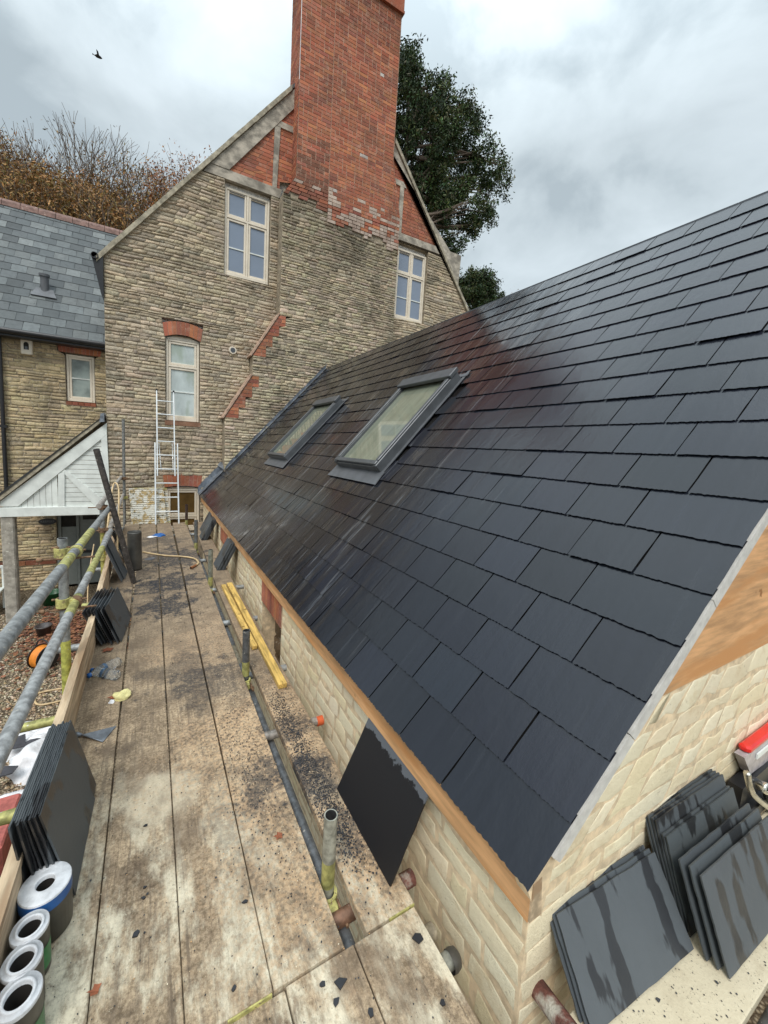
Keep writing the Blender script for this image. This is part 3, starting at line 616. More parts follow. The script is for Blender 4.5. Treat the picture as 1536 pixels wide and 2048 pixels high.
# oval name sign with pale lettering
p=at(95,1043,Y=YW-.04); sg=MB(); n=28
sg.prism([(p.x+.155*math.cos(2*math.pi*i/n),YW-.05,p.z+.068*math.sin(2*math.pi*i/n)) for i in range(n)],(0,.015,0))
so_=tag(cen(sg.build('name_sign','black')),'small black oval name plate on the wall under the white porch','sign')
tcu=bpy.data.curves.new('lettering','FONT'); tcu.body='KEEPERS'; tcu.size=.062; tcu.align_x='CENTER'; tcu.align_y='CENTER'; tcu.extrude=.001
to=bpy.data.objects.new('tmp',tcu); col.objects.link(to); bpy.context.view_layer.update(); me=bpy.data.meshes.new_from_object(to.evaluated_get(bpy.context.evaluated_depsgraph_get())); bpy.data.objects.remove(to)
me.transform(Matrix.Rotation(math.radians(90),4,'X')); A['letter']=simple('faded_lettering',(.12,.125,.13),.6,amp=.1,bump=0); me.materials.clear(); me.materials.append(A['letter'])
lo_=bpy.data.objects.new('lettering',me); col.objects.link(lo_); lo_.parent=so_; lo_.location=Vector((p.x,YW-.0535,p.z))-so_.location
mb=MB(); a=at(3,780,Y=YW-.08); b=at(7,1195,Y=YW-.08); mb.tube((a.x,YW-.08,3.4),(a.x,YW-.08,GZ),.036,12,base=(.03,.03,.03),hollow=False)
for zz in (1.6,-.4): mb.box(a.x-.06,a.x+.06,YW-.12,YW-.03,zz,zz+.05)
tag(cen(mb.build('drainpipe','black')),'black drainpipe down the wing wall at the left edge of the view','drainpipe')
# ================================================================ PORCH
YP=8.75
pc=thing('porch',(-1.5,YP,GZ),'white boarded half gable porch on a stone post beside the tall house','porch')
def PX(x,y): q=at(x,y,Y=YP); return (q.x,q.z)
def brd(name,pts,y0,d,mat='white',mb=None): 
    mb=MB(); mb.prism([(PX(*q)[0],y0,PX(*q)[1]) for q in pts],(0,d,0)); return mb.build(name,mat,pc)
XPr=-.765
brd('bargeboard',[(2,1012),(2,1002),(214,846),(214,868),(203,878),(37,1012)],YP-.05,.05)
zb0,zb1=PX(100,1031)[1],PX(100,1013)[1]
mb=MB(); mb.box(-2.30,XPr,YP-.055,YP+.06,zb0,zb1,0,(1,1,1),.008); mb.build('beam','white',pc)
brd('king_post',[(117,1013),(130,1013),(130,942),(117,948)],YP-.045,.04)
brd('strut',[(122,940),(130,938),(205,998),(203,1012),(192,1012)],YP-.04,.035)
brd('side_post',[(203,878),(214,868),(222,1013),(207,1013)],YP-.048,.04)
mb=MB()   # boarded infill: horizontal boards right, raked boards below the struts
for i in range(15):
    z0=zb1+i*.085; xl=max(-2.2,-2.30+(z0-.30)/.885); 
    if xl<-.85: mb.prism([(max(xl,-1.47),YP-.02,z0+.004),(XPr,YP-.02,z0+.004),(XPr,YP-.02,z0+.082),(min(XPr,max(xl+.07,-1.47)),YP-.02,z0+.082)],(0,.02,0))
for i in range(14):
    x0=-2.26+i*.085; zt=.28+(x0+2.26)*.80
    if x0<-1.5: mb.prism([(x0,YP-.018,zb1),(x0+.08,YP-.018,zb1),(x0+.08,YP-.018,max(zb1+.01,zt)),(x0,YP-.018,max(zb1+.005,zt-.07))],(0,.02,0))
mb.box(-2.2,XPr,YP+.003,YP+.02,zb1,zb1+.02)
mb.build('boarding','white',pc)
mb=MB(); q0=PX(0,1008); q1=PX(215,842)
mb.prism([(-2.36,YP-.09,q0[1]-.02),(XPr,YP-.09,q1[1]+.02),(XPr,YP-.09,q1[1]+.085),(-2.40,YP-.09,q0[1]+.035)],(0,1.75,0)); mb.build('porch_roof','vmortar',pc)
mb=MB(); mb.prism([(-2.38,YP-.10,q0[1]+.04),(XPr,YP-.10,q1[1]+.088),(XPr,YP-.10,q1[1]+.102),(-2.42,YP-.10,q0[1]+.052)],(0,1.78,0),0,(.03,.03,.03)); mb.build('porch_tiles','oslate',pc)
mb=MB(); a=PX(200,832); mb.prism([(a[0],YP-.13,a[1]-.12),(XPr-.0,YP-.13,a[1]-.10),(XPr,YP-.13,a[1]+.06),(a[0]+.02,YP-.13,a[1]+.04)],(0,.3,0)); mb.build('lead_apron','lead',pc)
mb=MB(); mb.box(-2.29,-2.11,YP-.04,YP+.14,GZ,zb0-.002,0,(1,1,1),.02); A['post']=simple('lichened_post',(.36,.33,.28),.9,amp=.3,sc=10,bump=.4,spots=(18,.64,(.62,.6,.52))); mb.build('post','post',pc)
# ================================================================ EXTENSION
XE,ZEV,PM=.85,H-1.31*.85,1.1; sl=math.hypot(1,PM); UR=Vector((0,1,0)); VR=Vector((1,0,PM))/sl; NR=Vector((-PM,0,1))/sl; UMX=3.90
def RP(u,y,d=0): return Vector((XE,y,ZEV))+VR*u+NR*d
ex=thing('stone_extension',(2.4,4,GZ),'new cream stone extension with a dark slate roof and two roof windows','extension')
def yv(u): return .54-.055*u
# eaves wall
XWL=.93; NI=[(3.01,3.63,-.62,.045),(5.66,6.25,-.6,.045)]
def xe(z):
    iv=[(.592,8.7)]
    for a,b,c,d in NI:
        if c<z<d: iv=cut(iv,a,b)
        if .045<=z<.262: iv=cut(iv,a-.02,b+.02)
    return iv
mb=MB()
masonry(mb,(XWL,0,0),(0,1,0),(0,0,1),(-1,0,0),GZ,.335,xe,(.06,.105),(.11,.27),.0016,t_cr,gap=.017,wav=.012,inset=.10,wf=1.3,skip=lambda s,z:z<-1.4)
for a,b,c,d in NI:
    for y_ in (a,b): mb.face([(XWL,y_,c),(XWL+.16,y_,c),(XWL+.16,y_,d),(XWL,y_,d)],1)
    mb.face([(XWL,a,c),(XWL,b,c),(XWL+.16,b,c),(XWL+.16,a,c)],1)
# gable end wall
def xgf(z): return [(.93,6.03)]
masonry(mb,(0,.592,0),(1,0,0),(0,0,1),(0,-1,0),GZ,.765,lambda z:[(.93 if z<.31 else .93+(z-.31)/1.1,6.03 if z<.31 else 6.03-(z-.31)/1.1)],(.065,.10),(.12,.26),.0016,t_cr,gap=.017,wav=.009,inset=.10,wf=1.3,skip=lambda s,z:s>3.4 or z<-1)
mb.box(6.0,6.03,.6,8.7,GZ,.3,1)
mb.build('wall',['cream','cmortar'],ex)
for a,b,c,d in NI:
    mb=MB(); masonry(mb,(XWL+.15,0,0),(0,1,0),(0,0,1),(-1,0,0),c,d+.02,lambda z,a=a,b=b:[(a,b)],(.12,.2),(.18,.4),.04,lambda s,z:jit((.22,.15,.09),.3),gap=.02,wav=.03,inset=.2)
    mb.build('blocked_opening',['stone','mortar'],ex)
for a,b,c,d in NI:
    n=9; mb=MB()
    for i in range(n):
        y_=a-.015+(b-a+.03)*i/n; mb.box(XWL-.012,XWL+.12,y_+.006,y_+(b-a+.03)/n-.006,.047,.262,0,t_br(0,0),.004)
    mb.box(XWL-.006,XWL+.12,a-.018,b+.018,.046,.261,1); mb.build('brick_lintel',['brick','bmortar'],ex)
mb=MB()
for i in range(3):
    a=.562+i*2.7; b=min(8.68,a+2.697); mb.box(.880,.898,a,b,.305,.432,0,(1,1,1))
mb.box(.898,.93,.575,8.68,.335,.36)
fa=mb.build('fascia','ply',ex)
mb=MB(); mb.prism([(.882,.556,.31),(.93,.556,.31),(.93,.556,.44),(.882,.556,.425)],(0,.006,0)); mb.build('end_grain','newwood',fa)
mb=MB()
G0,G1=1.60,.766; zt=lambda x:ZEV+PM*(x-XE)-.05
mb.prism([(1.17,.588,.768),(5.8,.588,.768),(3.48,.588,zt(3.48)-.02)],(0,.012,0)); mb.build('gable_panel','ply',ex)
# verge strip (skewed a touch as built)
mb=MB(); 
for k in range(8):
    u0,u1=(.10 if k==0 else k*.487),(k+1)*.487-.003
    P0=[RP(u0,yv(u0)+.004,-.012),RP(u1,yv(u1)+.004,-.012),RP(u1,yv(u1)+.004,-.055),RP(u0,yv(u0)+.004,-.055)]
    mb.prism(P0,(0,.04,0))
mb.build('verge_board','verge',ex)
mb=MB(); mb.prism([RP(.0,yv(0)+.02,-.012),RP(.10,yv(.1)+.02,-.012),RP(.10,yv(.1)+.02,-.06),V(.932,.556,.30),V(.90,.556,.33)],(0,.045,0)); mb.build('verge_bedding','cmortar',ex)
# roof deck and slates
mb=MB()
P0=[RP(0,.575,-.014),RP(UMX,yv(UMX)+.05,-.014),RP(UMX,8.44,-.014),RP(.75,8.44,-.014),RP(.75,8.74,-.014),RP(0,8.74,-.014)]
mb.face(P0,0,(.02,.02,.02))
rg=RP(UMX,0); 
mb.face([rg+V(0,yv(UMX),0),rg+V(0,8.44,0),rg+V(2.7,8.44,-2.97),rg+V(2.7,.54,-2.97)],0,(.04,.043,.05))
GA=.1953; NRW=20; SKW=-.055
SK=[(1.24,2.42,2.78,3.62),(1.20,2.40,5.25,6.15)]
for r in range(NRW):
    u0=r*GA; hgt=GA+.03 if r<NRW-1 else UMX-u0
    ph=(.105 if r%2 else 0.0)
    y0=yv(u0); first=.355 if r%2==0 else .23
    ye=8.735 if u0<.62 else 8.43
    y=y0; k=0
    while y<ye-.03:
        w=(first if k==0 else .25); y2=min(y+w,ye)
        ins=any(a-.02<u0+GA*.5<b+.02 and c-.03<(y+y2)/2<d+.03 for a,b,c,d in SK)
        if not ins:
            c=jit((.0125,.0148,.0225),.22,.04)+(R_.random(),); NRj=(NR+UR*R_.gauss(0,.005)+VR*R_.gauss(0,.004)).normalized(); 
            near=y<4
            # skewed joint lines: slate leans with the verge
            Vs=(RP(1,SKW)-RP(0,0)).normalized() if y<6 else VR
            off=SKW*u0
            O=RP(u0,y+.0028,.0)
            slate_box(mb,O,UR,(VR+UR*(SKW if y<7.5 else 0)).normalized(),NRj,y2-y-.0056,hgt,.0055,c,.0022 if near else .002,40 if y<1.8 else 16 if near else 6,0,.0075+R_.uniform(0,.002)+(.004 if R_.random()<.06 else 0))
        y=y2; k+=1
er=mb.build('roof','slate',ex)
mb=MB()
y=yv(UMX)
while y<8.4:
    P0=[RP(UMX-.002,y,.002),RP(UMX+.012,y,.012),RP(UMX+.012,y,-.012)]; mb.prism(P0,(0,.248,0),0,jit((.06,.065,.075),.15)); y+=.25
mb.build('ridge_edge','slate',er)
# lead flashings
mb=MB(); us=[.70+(3.9-.70)*i/22 for i in range(23)]
for a,b in zip(us,us[1:]):
    j0,j1=[.055+.012*math.sin(q*23)+.008*math.sin(q*51) for q in (a,b)]
    mb.face([RP(a,8.45-j0,.022),RP(b,8.45-j1,.022),RP(b,8.43,.03),RP(a,8.43,.03)]); k0,k1=[.07+.02*abs(math.sin(q*9)) for q in (a,b)]
    mb.face([RP(a,8.432,.03),RP(b,8.432,.03),RP(b,8.412,.0)+V(0,0,k1*1.4),RP(a,8.412,.0)+V(0,0,k0*1.4)])
for a,b in ((0,.25),(.25,.5),(.5,.76)):
    mb.face([RP(a,8.50,.022),RP(b,8.50,.022),RP(b,8.74,.04),RP(a,8.74,.04)]); mb.face([RP(a,8.735,.04),RP(b,8.735,.04),RP(b,8.715,0)+V(-.02,0,.19),RP(a,8.715,0)+V(-.02,0,.17)])
mb.face([RP(.70,8.45,.03),RP(.80,8.45,.03),RP(.80,8.74,.16),RP(.70,8.74,.16)])
mb.build('lead_flashing','lead',ex)
# roof windows
for (u0,u1,y0,y1),lab in zip(SK,('near','far')):
    mb=MB(); h=.10; t=.055
    def bb(ua,ub,ya,yb,d0,d1,mi=0,bev=.006): mb.obox(RP(ua,ya,d0),VR*(ub-ua),UR*(yb-ya),NR*(d1-d0),mi,(1,1,1),bev)
    bb(u0,u1,y0,y0+t,-.01,h); bb(u0,u1,y1-t,y1,-.01,h); bb(u0,u0+t,y0+t,y1-t,-.01,h-.012); bb(u1-t*.9,u1,y0+t,y1-t,-.01,h)
    wf_=mb.build('roof_window','grey',ex); wf_['label']=('larger looking nearer roof window' if lab=='near' else 'farther roof window by the lead flashing')
    mb=MB(); bb(u1-t*1.9,u1+.02,y0-.008,y1+.008,h,h+.035); mb.build('top_cover','grey',wf_)
    mb=MB(); bb(u0+t,u1-t*1.9,y0+.012,y0+.055,h,h+.014); bb(u0+t,u1-t*1.9,y1-.055,y1-.012,h,h+.014); bb(u0+.01,u0+t,y0+.012,y1-.012,h-.01,h+.014); mb.build('sash_cover','grey',wf_)
    mb=MB(); mb.face([RP(u0+t,y0+t,h-.03),RP(u1-t,y0+t,h-.03),RP(u1-t,y1-t,h-.03),RP(u0+t,y1-t,h-.03)][::-1]); mb.build('pane','skyglass',wf_)
    mb=MB(); pts=[RP(u0-.13,y0-.07,.021),RP(u0+.01,y0-.05,.021),RP(u0+.01,y1+.05,.021),RP(u0-.13,y1+.07,.021)]; mb.prism(pts,NR*.006)
    mb.prism([RP(u0,y0-.035,.019),RP(u1+.1,y0-.035,.019),RP(u1+.1,y0,.019),RP(u0,y0,.019)],NR*.003); mb.prism([RP(u0,y1,.019),RP(u1+.1,y1,.019),RP(u1+.1,y1+.03,.019),RP(u0,y1+.03,.019)],NR*.003)
    bb(u1+.02,u1+.06,y0-.05,y1+.03,.020,.026,0,0); mb.build('flashing_apron','grey2',wf_)
# ================================================================ SCAFFOLD
def board(name,x0,x1,y0,y1,z,label,th=.038,mat='deck',ends='',dx=0,grp='boards of the scaffold walkway'):
    mb=MB(); n=max(1,int((y1-y0)/.5)); w=x1-x0
    # slightly bowed plank with eased edges
    rows=[]
    for i in range(n+1):
        f=i/n; y=y0+(y1-y0)*f; xx=x0+dx*f; zz=z+.0022*math.sin(i*1.7+x0*9)-.001
        rows.append([(xx,y,zz-th),(xx,y,zz-.003),(xx+.002,y,zz),(xx+w-.002,y,zz),(xx+w,y,zz-.003),(xx+w,y,zz-th)])
    vs=sum(rows,[]); fs=[(i*6+k,i*6+(k+1)%6,(i+1)*6+(k+1)%6,(i+1)*6+k) for i in range(n) for k in range(6)]
    fs=[f[::-1] for f in fs]
    mb.idx(vs,fs+[(0,1,2,3,4,5),tuple(reversed(range(n*6,n*6+6)))],0,(1,1,1))
    o=cen(mb.build(name,mat)); tag(o,label,'scaffold board',grp)
    for e_ in ends:
        ye=y0 if e_=='n' else y1; s_=-1 if e_=='n' else 1
        m2=MB(); a,b=sorted((ye+s_*.003,ye-s_*.0)); m2.box(x0+(x1-x0)*.45,x1-.004,min(ye,ye+s_*.004),max(ye,ye+s_*.004),z-th+.003,z-.002); m2.build('end_band','yel',o)
    return o
xs=[-.387,-.162,.066,.294,.520]
nm_=['outermost','second','third','fourth']
for i in range(4): board('scaffold_board',xs[i]+.001,xs[i+1]-.001,.916,8.0,0,'dusty scaffold board of the long walkway, %s from the toe board'%nm_[i] if i else 'dusty scaffold board of the long walkway lying against the toe board',ends='n' if i==2 else '',dx=(-.05,-.02,0,.03)[i])
board('scaffold_board',.600,.79,.918,4.32,0,'narrow dusty board between the yellow battens and the leaning slate, beside the cream wall',ends='nf')
board('scaffold_board',.602,.79,4.33,8.0,0,'narrow board carrying the small slate stacks at the far end of the cream wall',ends='n',dx=.07)
board('scaffold_board',-.13,.097,-.9,.912,-.014,'near scaffold board at the bottom edge beneath the walkway ends, left one')
board('scaffold_board',.099,.327,-.9,.912,-.014,'near scaffold board strewn with slate flakes at the bottom edge, middle one')
board('scaffold_board',.330,.549,-.9,.912,-.008,'near scaffold board with big slate flakes, ending at the gap between walkways')
board('scaffold_board',.553,.785,-.9,.912,-.006,'near scaffold board close to the cream wall corner at the bottom edge')
def boardx(x0,x1,y0,y1,z,label):
    mb=MB(); mb.box(x0,x1,y0,y1,z-.038,z,0,(1,1,1),.004); return tag(cen(mb.build('scaffold_board','gdeck')),label,'scaffold board','boards in front of the gable end')
m=Mt('pale_dusty_boards',.92,0,.15); x=m.mix(m.noise(7,8,.7),(.48,.41,.29),(.74,.67,.50)); x=m.mix(m.math('MULTIPLY',m.ss(m.noise(140,4,.7),.6,.68),.7),x,(.12,.1,.08)); x=m.mix(m.math('MULTIPLY',m.ss(m.noise(2.5,6,.7),.52,.7),.6),x,(.33,.26,.17)); m.col(x); m.bump(m.noise(70,6,.7),.6,.005); A['gdeck']=m.m
boardx(1.0,4.6,.262,.50,-.002,'pale dusty board under the stacked slates in front of the gable end')
boardx(.79,4.6,-.03,.20,-.004,'pale board at the bottom right corner beyond the dark tube')
# toe board
mb=MB()
def toe(x0,x1,y0,y1,nm):
    mb=MB(); P0=[(x0-.038,y0,0.004),(x0,y0,.004),(x0,y0,.225),(x0-.038,y0,.227)]; P1=[(x1-.038,y1,.004),(x1,y1,.004),(x1,y1,.225),(x1-.038,y1,.227)]
    n=14; vs=[]
    for i in range(n+1):
        f=i/n; w=.002*math.sin(i*2.1)
        for a,b in zip(P0,P1): vs.append(Vector(a).lerp(Vector(b),f)+V(w,0,w*.5))
    mb.idx(vs,[(i*4+k,i*4+(k+1)%4,i*4+4+(k+1)%4,i*4+4+k) for i in range(n) for k in range(4)][::1]+[(3,2,1,0),tuple(range(n*4,n*4+4))],0)
    mb.f=[f[::-1] for f in mb.f]; return tag(cen(mb.build('toe_board','newwood')),nm,'toe board')
toe(-.360,-.378,-.6,3.46,'pale timber toe board on edge beside the big slate stack and the rolls')
toe(-.380,-.475,3.47,7.7,'farther pale timber toe board on edge, behind the leaning dark pole')
LIME=(.42,.41,.16); GREYT=(.27,.28,.28); GRL=(.36,.37,.37); YEL=(.36,.35,.13)
def tubething(name,p0,p1,label,cat,bands=None,r=.0242,grp=None,base=GREYT,extra=None):
    mb=MB(); mb.tube(p0,p1,r,20,0,bands,base,hollow=not(name=='guard_rail')); o=cen(mb.build(name,'tube')); tag(o,label,cat,grp); return o
def coupler(par,p,ax,side,yel=True,s=1):
    # swivel clamp: two half collars, a bolt and a nut
    p,ax,side=Vector(p),Vector(ax).normalized(),Vector(side).normalized(); ot=ax.cross(side); m='yel' if yel else 'rust'
    mb=MB(); mb.lathe(p-ax*.026,[(.0245,0),(.036,.0),(.036,.052),(.0245,.052)],14,ax=ax,sm=False)
    mb.obox(p+side*.026-ax*.022-ot*.02,side*.035,ax*.044,ot*.04,0,(1,1,1),.006); mb.build('coupler',m,par)
    mb=MB(); mb.tube(p+side*.02+ot*.03-ax*.0,p+side*.11+ot*.03,.006,8,0,hollow=False); mb.tube(p+side*.07+ot*.03,p+side*.085+ot*.03,.013,6,0,hollow=False)
    mb.build('bolt','rust',par)
# guard rails
r1=tubething('guard_rail',(-.40,-.6,.985),(-.395,4.95,.80),'upper scaffold guard rail tube with yellow paint marks above the toe board','guard rail',[(.53,.575,LIME),(.62,.72,LIME)],base=GREYT)
r2=tubething('guard_rail',(-.41,-.6,.62),(-.405,5.0,.52),'lower scaffold guard rail tube passing between the toe board and the upper rail','guard rail',[(.56,.615,LIME),(.70,.85,LIME)],base=GRL)
tubething('guard_rail',(-.47,4.6,.85),(-.50,8.35,.82),'far upper guard rail tube reaching towards the house corner','guard rail',base=(.36,.33,.3))
tubething('guard_rail',(-.44,4.7,.46),(-.47,8.3,.50),'far lower guard rail tube ending by the lichened panel','guard rail',base=(.36,.33,.3))
# standards on the outer side
LS=[]
def std(x,y,zt,lab,bands=None,zb=GZ,base=GREYT): return tubething('scaffold_standard',(x,y,zb),(x+.004,y+.01,zt),lab,'scaffold pole',bands,base=base)
s=std(-.462,2.74,.95,'nearest outer scaffold pole with two yellow clamps and a yellow lower length',[(.52,.78,(.50,.50,.12))])
coupler(s,(-.462,2.74,.87),(0,0,1),(1,0,0)); coupler(s,(-.462,2.74,.57),(0,0,1),(1,0,0)); coupler(r1,(-.398,2.74,.868),(0,1,0),(-1,0,0)); coupler(r2,(-.407,2.75,.558),(0,1,0),(-1,0,0),False)
for zz,yy in ((.86,2.74),(.555,2.75)):
    mb=MB(); mb.tube((-.57,yy-.03,zz-.02),(-.30,yy-.03,zz-.02),.006,8,hollow=False); mb.tube((-.57,yy-.03,zz-.02),(-.545,yy-.03,zz-.02),.013,6,hollow=False); mb.build('bolt','rust',s)
s=std(-.50,5.15,.83,'second outer scaffold pole behind the leaning dark pole, yellow below',[(.62,.88,(.45,.42,.12))]); coupler(s,(-.50,5.15,.76),(0,0,1),(1,0,0),False); coupler(s,(-.50,5.15,.50),(0,0,1),(1,0,0),False); coupler(s,(-.50,5.15,.18),(0,0,1),(1,0,0)); 
for zz in (.76,.5): 
    mb=MB(); mb.tube((-.62,5.12,zz),(-.38,5.12,zz),.006,8,hollow=False); mb.build('bolt','rust',s)
s=std(-.455,8.25,1.86,'tall thin scaffold pole standing close to the house corner',base=(.2,.2,.19)); coupler(s,(-.455,8.25,.80),(0,0,1),(1,0,0),False); coupler(s,(-.455,8.25,.45),(0,0,1),(1,0,0))
# inner standards in the gap
INN=[(1.11,.255,'nearest pale stub of scaffold pole in the gap beside the leaning black slate',(.33,.33,.28)),(2.54,.30,'dark stub of scaffold pole in the gap beside the batten ends',(.10,.105,.11)),(4.39,.385,'greenish stub of scaffold pole with yellow foot at the far batten ends',(.22,.23,.19)),(6.0,.41,'grey stub of scaffold pole in the gap next to the far slate stack',(.13,.14,.14)),(7.8,.37,'rusty brown stub of scaffold pole with yellow foot under the low window',(.05,.03,.025))]
for y,zt_,lb,bs in INN:
    s=std(.545,y,zt_,lb,[(1-(zt_+.02)/(zt_+1.85),1-(zt_-.08)/(zt_+1.85),YEL)],base=bs); coupler(s,(.545,y,-.07),(0,0,1),(0,-1,0))
tubething('ledger_tube',(.572,.6,-.125),(.58,8.1,-.125),'long grey ledger tube lying in the gap between the walkway boards','scaffold tube',[(0,.03,YEL),(.3,.34,(.3,.27,.2))],base=(.17,.18,.19))
tubething('ledger_tube',(-.47,-.5,-.13),(-.50,8.3,-.13),'long ledger tube under the outer edge of the walkway behind the toe board','scaffold tube')
TR=[(.77,.845,'rounded grey tube end nearest the wall corner','c'),(.855,.83,'second tube end from the wall corner, pale and square cut','b'),(1.03,.862,'mortar splashed brown tube end beneath the leaning slate','r'),(1.98,.875,'tube end with an orange cap beside the black slate crumbs','o'),(2.6,.85,'tube end poking out left of the toe board below the small battens','y'),(3.5,.85,'grey tube under the walkway passing below the two bottles','g'),(4.37,.90,'yellow tube under the walkway by the greenish pole stub','y'),(5.55,.9,'tube under the walkway beside the far lead roll','g'),(7.2,.9,'farthest tube under the walkway near the ladder foot','g')]
for y,xe_,lb,kd in TR:
    bands=[(0,.10,YEL)] if kd in 'yrb' else None
    if y>1.9 and kd in 'ogy' : bands=[(0,.12,YEL)]
    bs={'c':(.26,.26,.22),'b':(.33,.28,.2),'r':(.20,.11,.07),'o':(.3,.27,.24)}.get(kd,GREYT)
    if kd=='g': bands=None
    o=tubething('transom_tube',(-.66 if y>1.5 else .35,y,-.069),(xe_,y+.004,-.066),lb,'scaffold tube',bands,base=bs,grp='cross tubes under the walkway')
    if kd=='o': mb=MB(); mb.tube((xe_-.03,y,-.067),(xe_+.008,y,-.067),.027,14,hollow=False); A['ocap']=simple('orange_cap',(.55,.10,.03),.5,bump=0); mb.build('cap','ocap',o)
    if kd=='c': mb=MB(); mb.lathe((xe_-.02,y,-.067),[(.03,0),(.031,.015),(.027,.03),(.015,.038),(0,.04)],16,ax=(1,0,0)); mb.build('cap','rollgrey',o)
    if kd=='r':
        A['mort']=A.get('mort') or simple('mortar_caked_rust',(.16,.06,.045),.85,amp=.4,sc=30,bump=1.,bs=35,bd=.012,c2=(.45,.42,.36)); mb=MB(); mb.tube((xe_-.055,y,-.067),(xe_+.003,y,-.067),.027,14); mb.build('mortar_crust','mort',o)
tubething('transom_tube',(-.62,2.02,-.10),(-.42,2.0,-.10),'short yellow tube end below the toe board beside the white sacks','scaffold tube',base=(.55,.52,.12))
A['mort']=simple('mortar_caked_rust',(.16,.06,.045),.85,amp=.4,sc=30,bump=1.,bs=35,bd=.012,c2=(.45,.42,.36)); p0=Vector((1.008,.548,.01)); mb=MB(); mb.tube((1.02,.60,-.05),(.99,.44,.005),.028,14,base=(.2,.07,.05)); o=tag(cen(mb.build('mortared_tube','mort')),'red brown tube end caked with mortar at the foot of the wall corner','scaffold tube')
tubething('ledger_tube',(.95,.225,-.055),(4.5,.235,-.055),'dark tube in the slot between the boards at the bottom right','scaffold tube',base=(.09,.09,.09))
# ================================================================ SLATES LYING ABOUT
def slate_piece(O,U,Vv,w,h,lab,grp,t=.007,tn=(.05,.055,.06),rag=.0016,mat='lslate'):
    O,U,Vv=Vector(O),Vector(U).normalized(),Vector(Vv); Vv=(Vv-U*Vv.dot(U)).normalized(); Nn=U.cross(Vv)
    mb=MB(); ol=[]
    for (a,b),(c,d) in zip([(0,0),(w,0),(w,h),(0,h)],[(w,0),(w,h),(0,h),(0,0)]):
        k=12
        for i in range(k):
            f=i/k; rg_=R_.uniform(-rag,rag) if 0<i<k else 0
            dx_,dy_=(c-a),(d-b); l_=math.hypot(dx_,dy_); ol.append((a+dx_*f-dy_/l_*rg_,b+dy_*f+dx_/l_*rg_))
    m_=len(ol); top=[O+U*x+Vv*y+Nn*t for x,y in ol]; bot=[O+U*(x*.994+w*.003)+Vv*(y*.994+h*.003) for x,y in ol]
    mb.idx(top+bot,[tuple(range(m_)),tuple(range(2*m_-1,m_-1,-1))]+[((i+1)%m_,i,m_+i,m_+(i+1)%m_) for i in range(m_)],0,jit(tn,.25,.04))
    return tag(cen(mb.build('slate',mat)),lab,'roof slate',grp)
ORD=['front','second','third','fourth','fifth','sixth','seventh','eighth','ninth','tenth','eleventh','twelfth']
def nth(i,n): return 'slate %s from the front of '%ORD[n-1-i]
# single slate leaning on the cream wall: edges match the photograph's four corners
slate_piece((.735,.995,.002),(-.004,.455,0),(.155,0,.32),.45,.352,'single large black slate leaning alone against the cream eaves wall','leaning slate',tn=(.012,.012,.014),rag=.0012,mat='wslate')
# big stack at the toe board
for i in range(12):
    s_=i/11; dy=R_.uniform(-.015,.015)
    last=i==11
    O=Vector((-.345+.105*s_+R_.uniform(-.004,.004),1.43+dy+.02*s_,.004)); top=Vector((-.395+.075*s_,O.y,.345-.03*s_)); 
    slate_piece(O,(0.03,1,0),top-O,.47 if not last else .40,.345,'front slate of the big stack leaning on the toe board beside the rolls' if last else nth(i,12)+'the big stack at the toe board','slates in the big stack by the toe board',t=.006,tn=(.045,.048,.05))
# smaller stack further on
for i in range(7):
    s_=i/6; O=Vector((-.34+.12*s_,3.30+R_.uniform(-.03,.05),.004)); slate_piece(O,(0.10,1,0),(-.10-.02*(1-s_),.0,.27),.48,.29,nth(i,7)+'the smaller stack beyond the bottles' if i<6 else 'front slate of the smaller stack beside the two bottles','slates in the smaller stack by the toe board',t=.006,tn=(.05,.052,.058))
# slates behind the upright lead roll
for i,(y,h,dx) in enumerate(((4.75,.42,.0),(4.85,.44,.02),(5.5,.46,.0),(5.55,.45,.03))):
    slate_piece((-.30+dx,y,.003),(.05,1,0),(-.16,0,.42),.27,h,('pale grey slate leaning on the toe board under the dark pole','second pale slate behind the one under the dark pole','nearly black slate leaning behind the upright lead roll','second nearly black slate in front of its twin by the lead roll')[i],'slates leaning by the lead roll',tn=(.10,.105,.11) if i<2 else (.015,.016,.02))
# stacks against the eaves wall
for (y,x0,nn,lb) in ((4.84,.675,11,'slate in the nearest small stack on the cream wall'),(6.45,.665,12,'slate in the middle small stack on the cream wall'),(7.0,.72,6,'slate in the farthest small stack on the cream wall')):
    for i in range(nn):
        f=i/(nn-1); O=Vector((x0+.085*(1-f),y+R_.uniform(-.01,.01),.003+.0*f)); slate_piece(O,(0,1,0),(.15,0,.30),.30,.36,'front '+lb if i==nn-1 else nth(i,nn)+lb[lb.index('the '):],'slates stacked along the eaves wall, '+('near' if y<5 else 'middle' if y<6.9 else 'far'),t=.0062,tn=(.042,.042,.045))
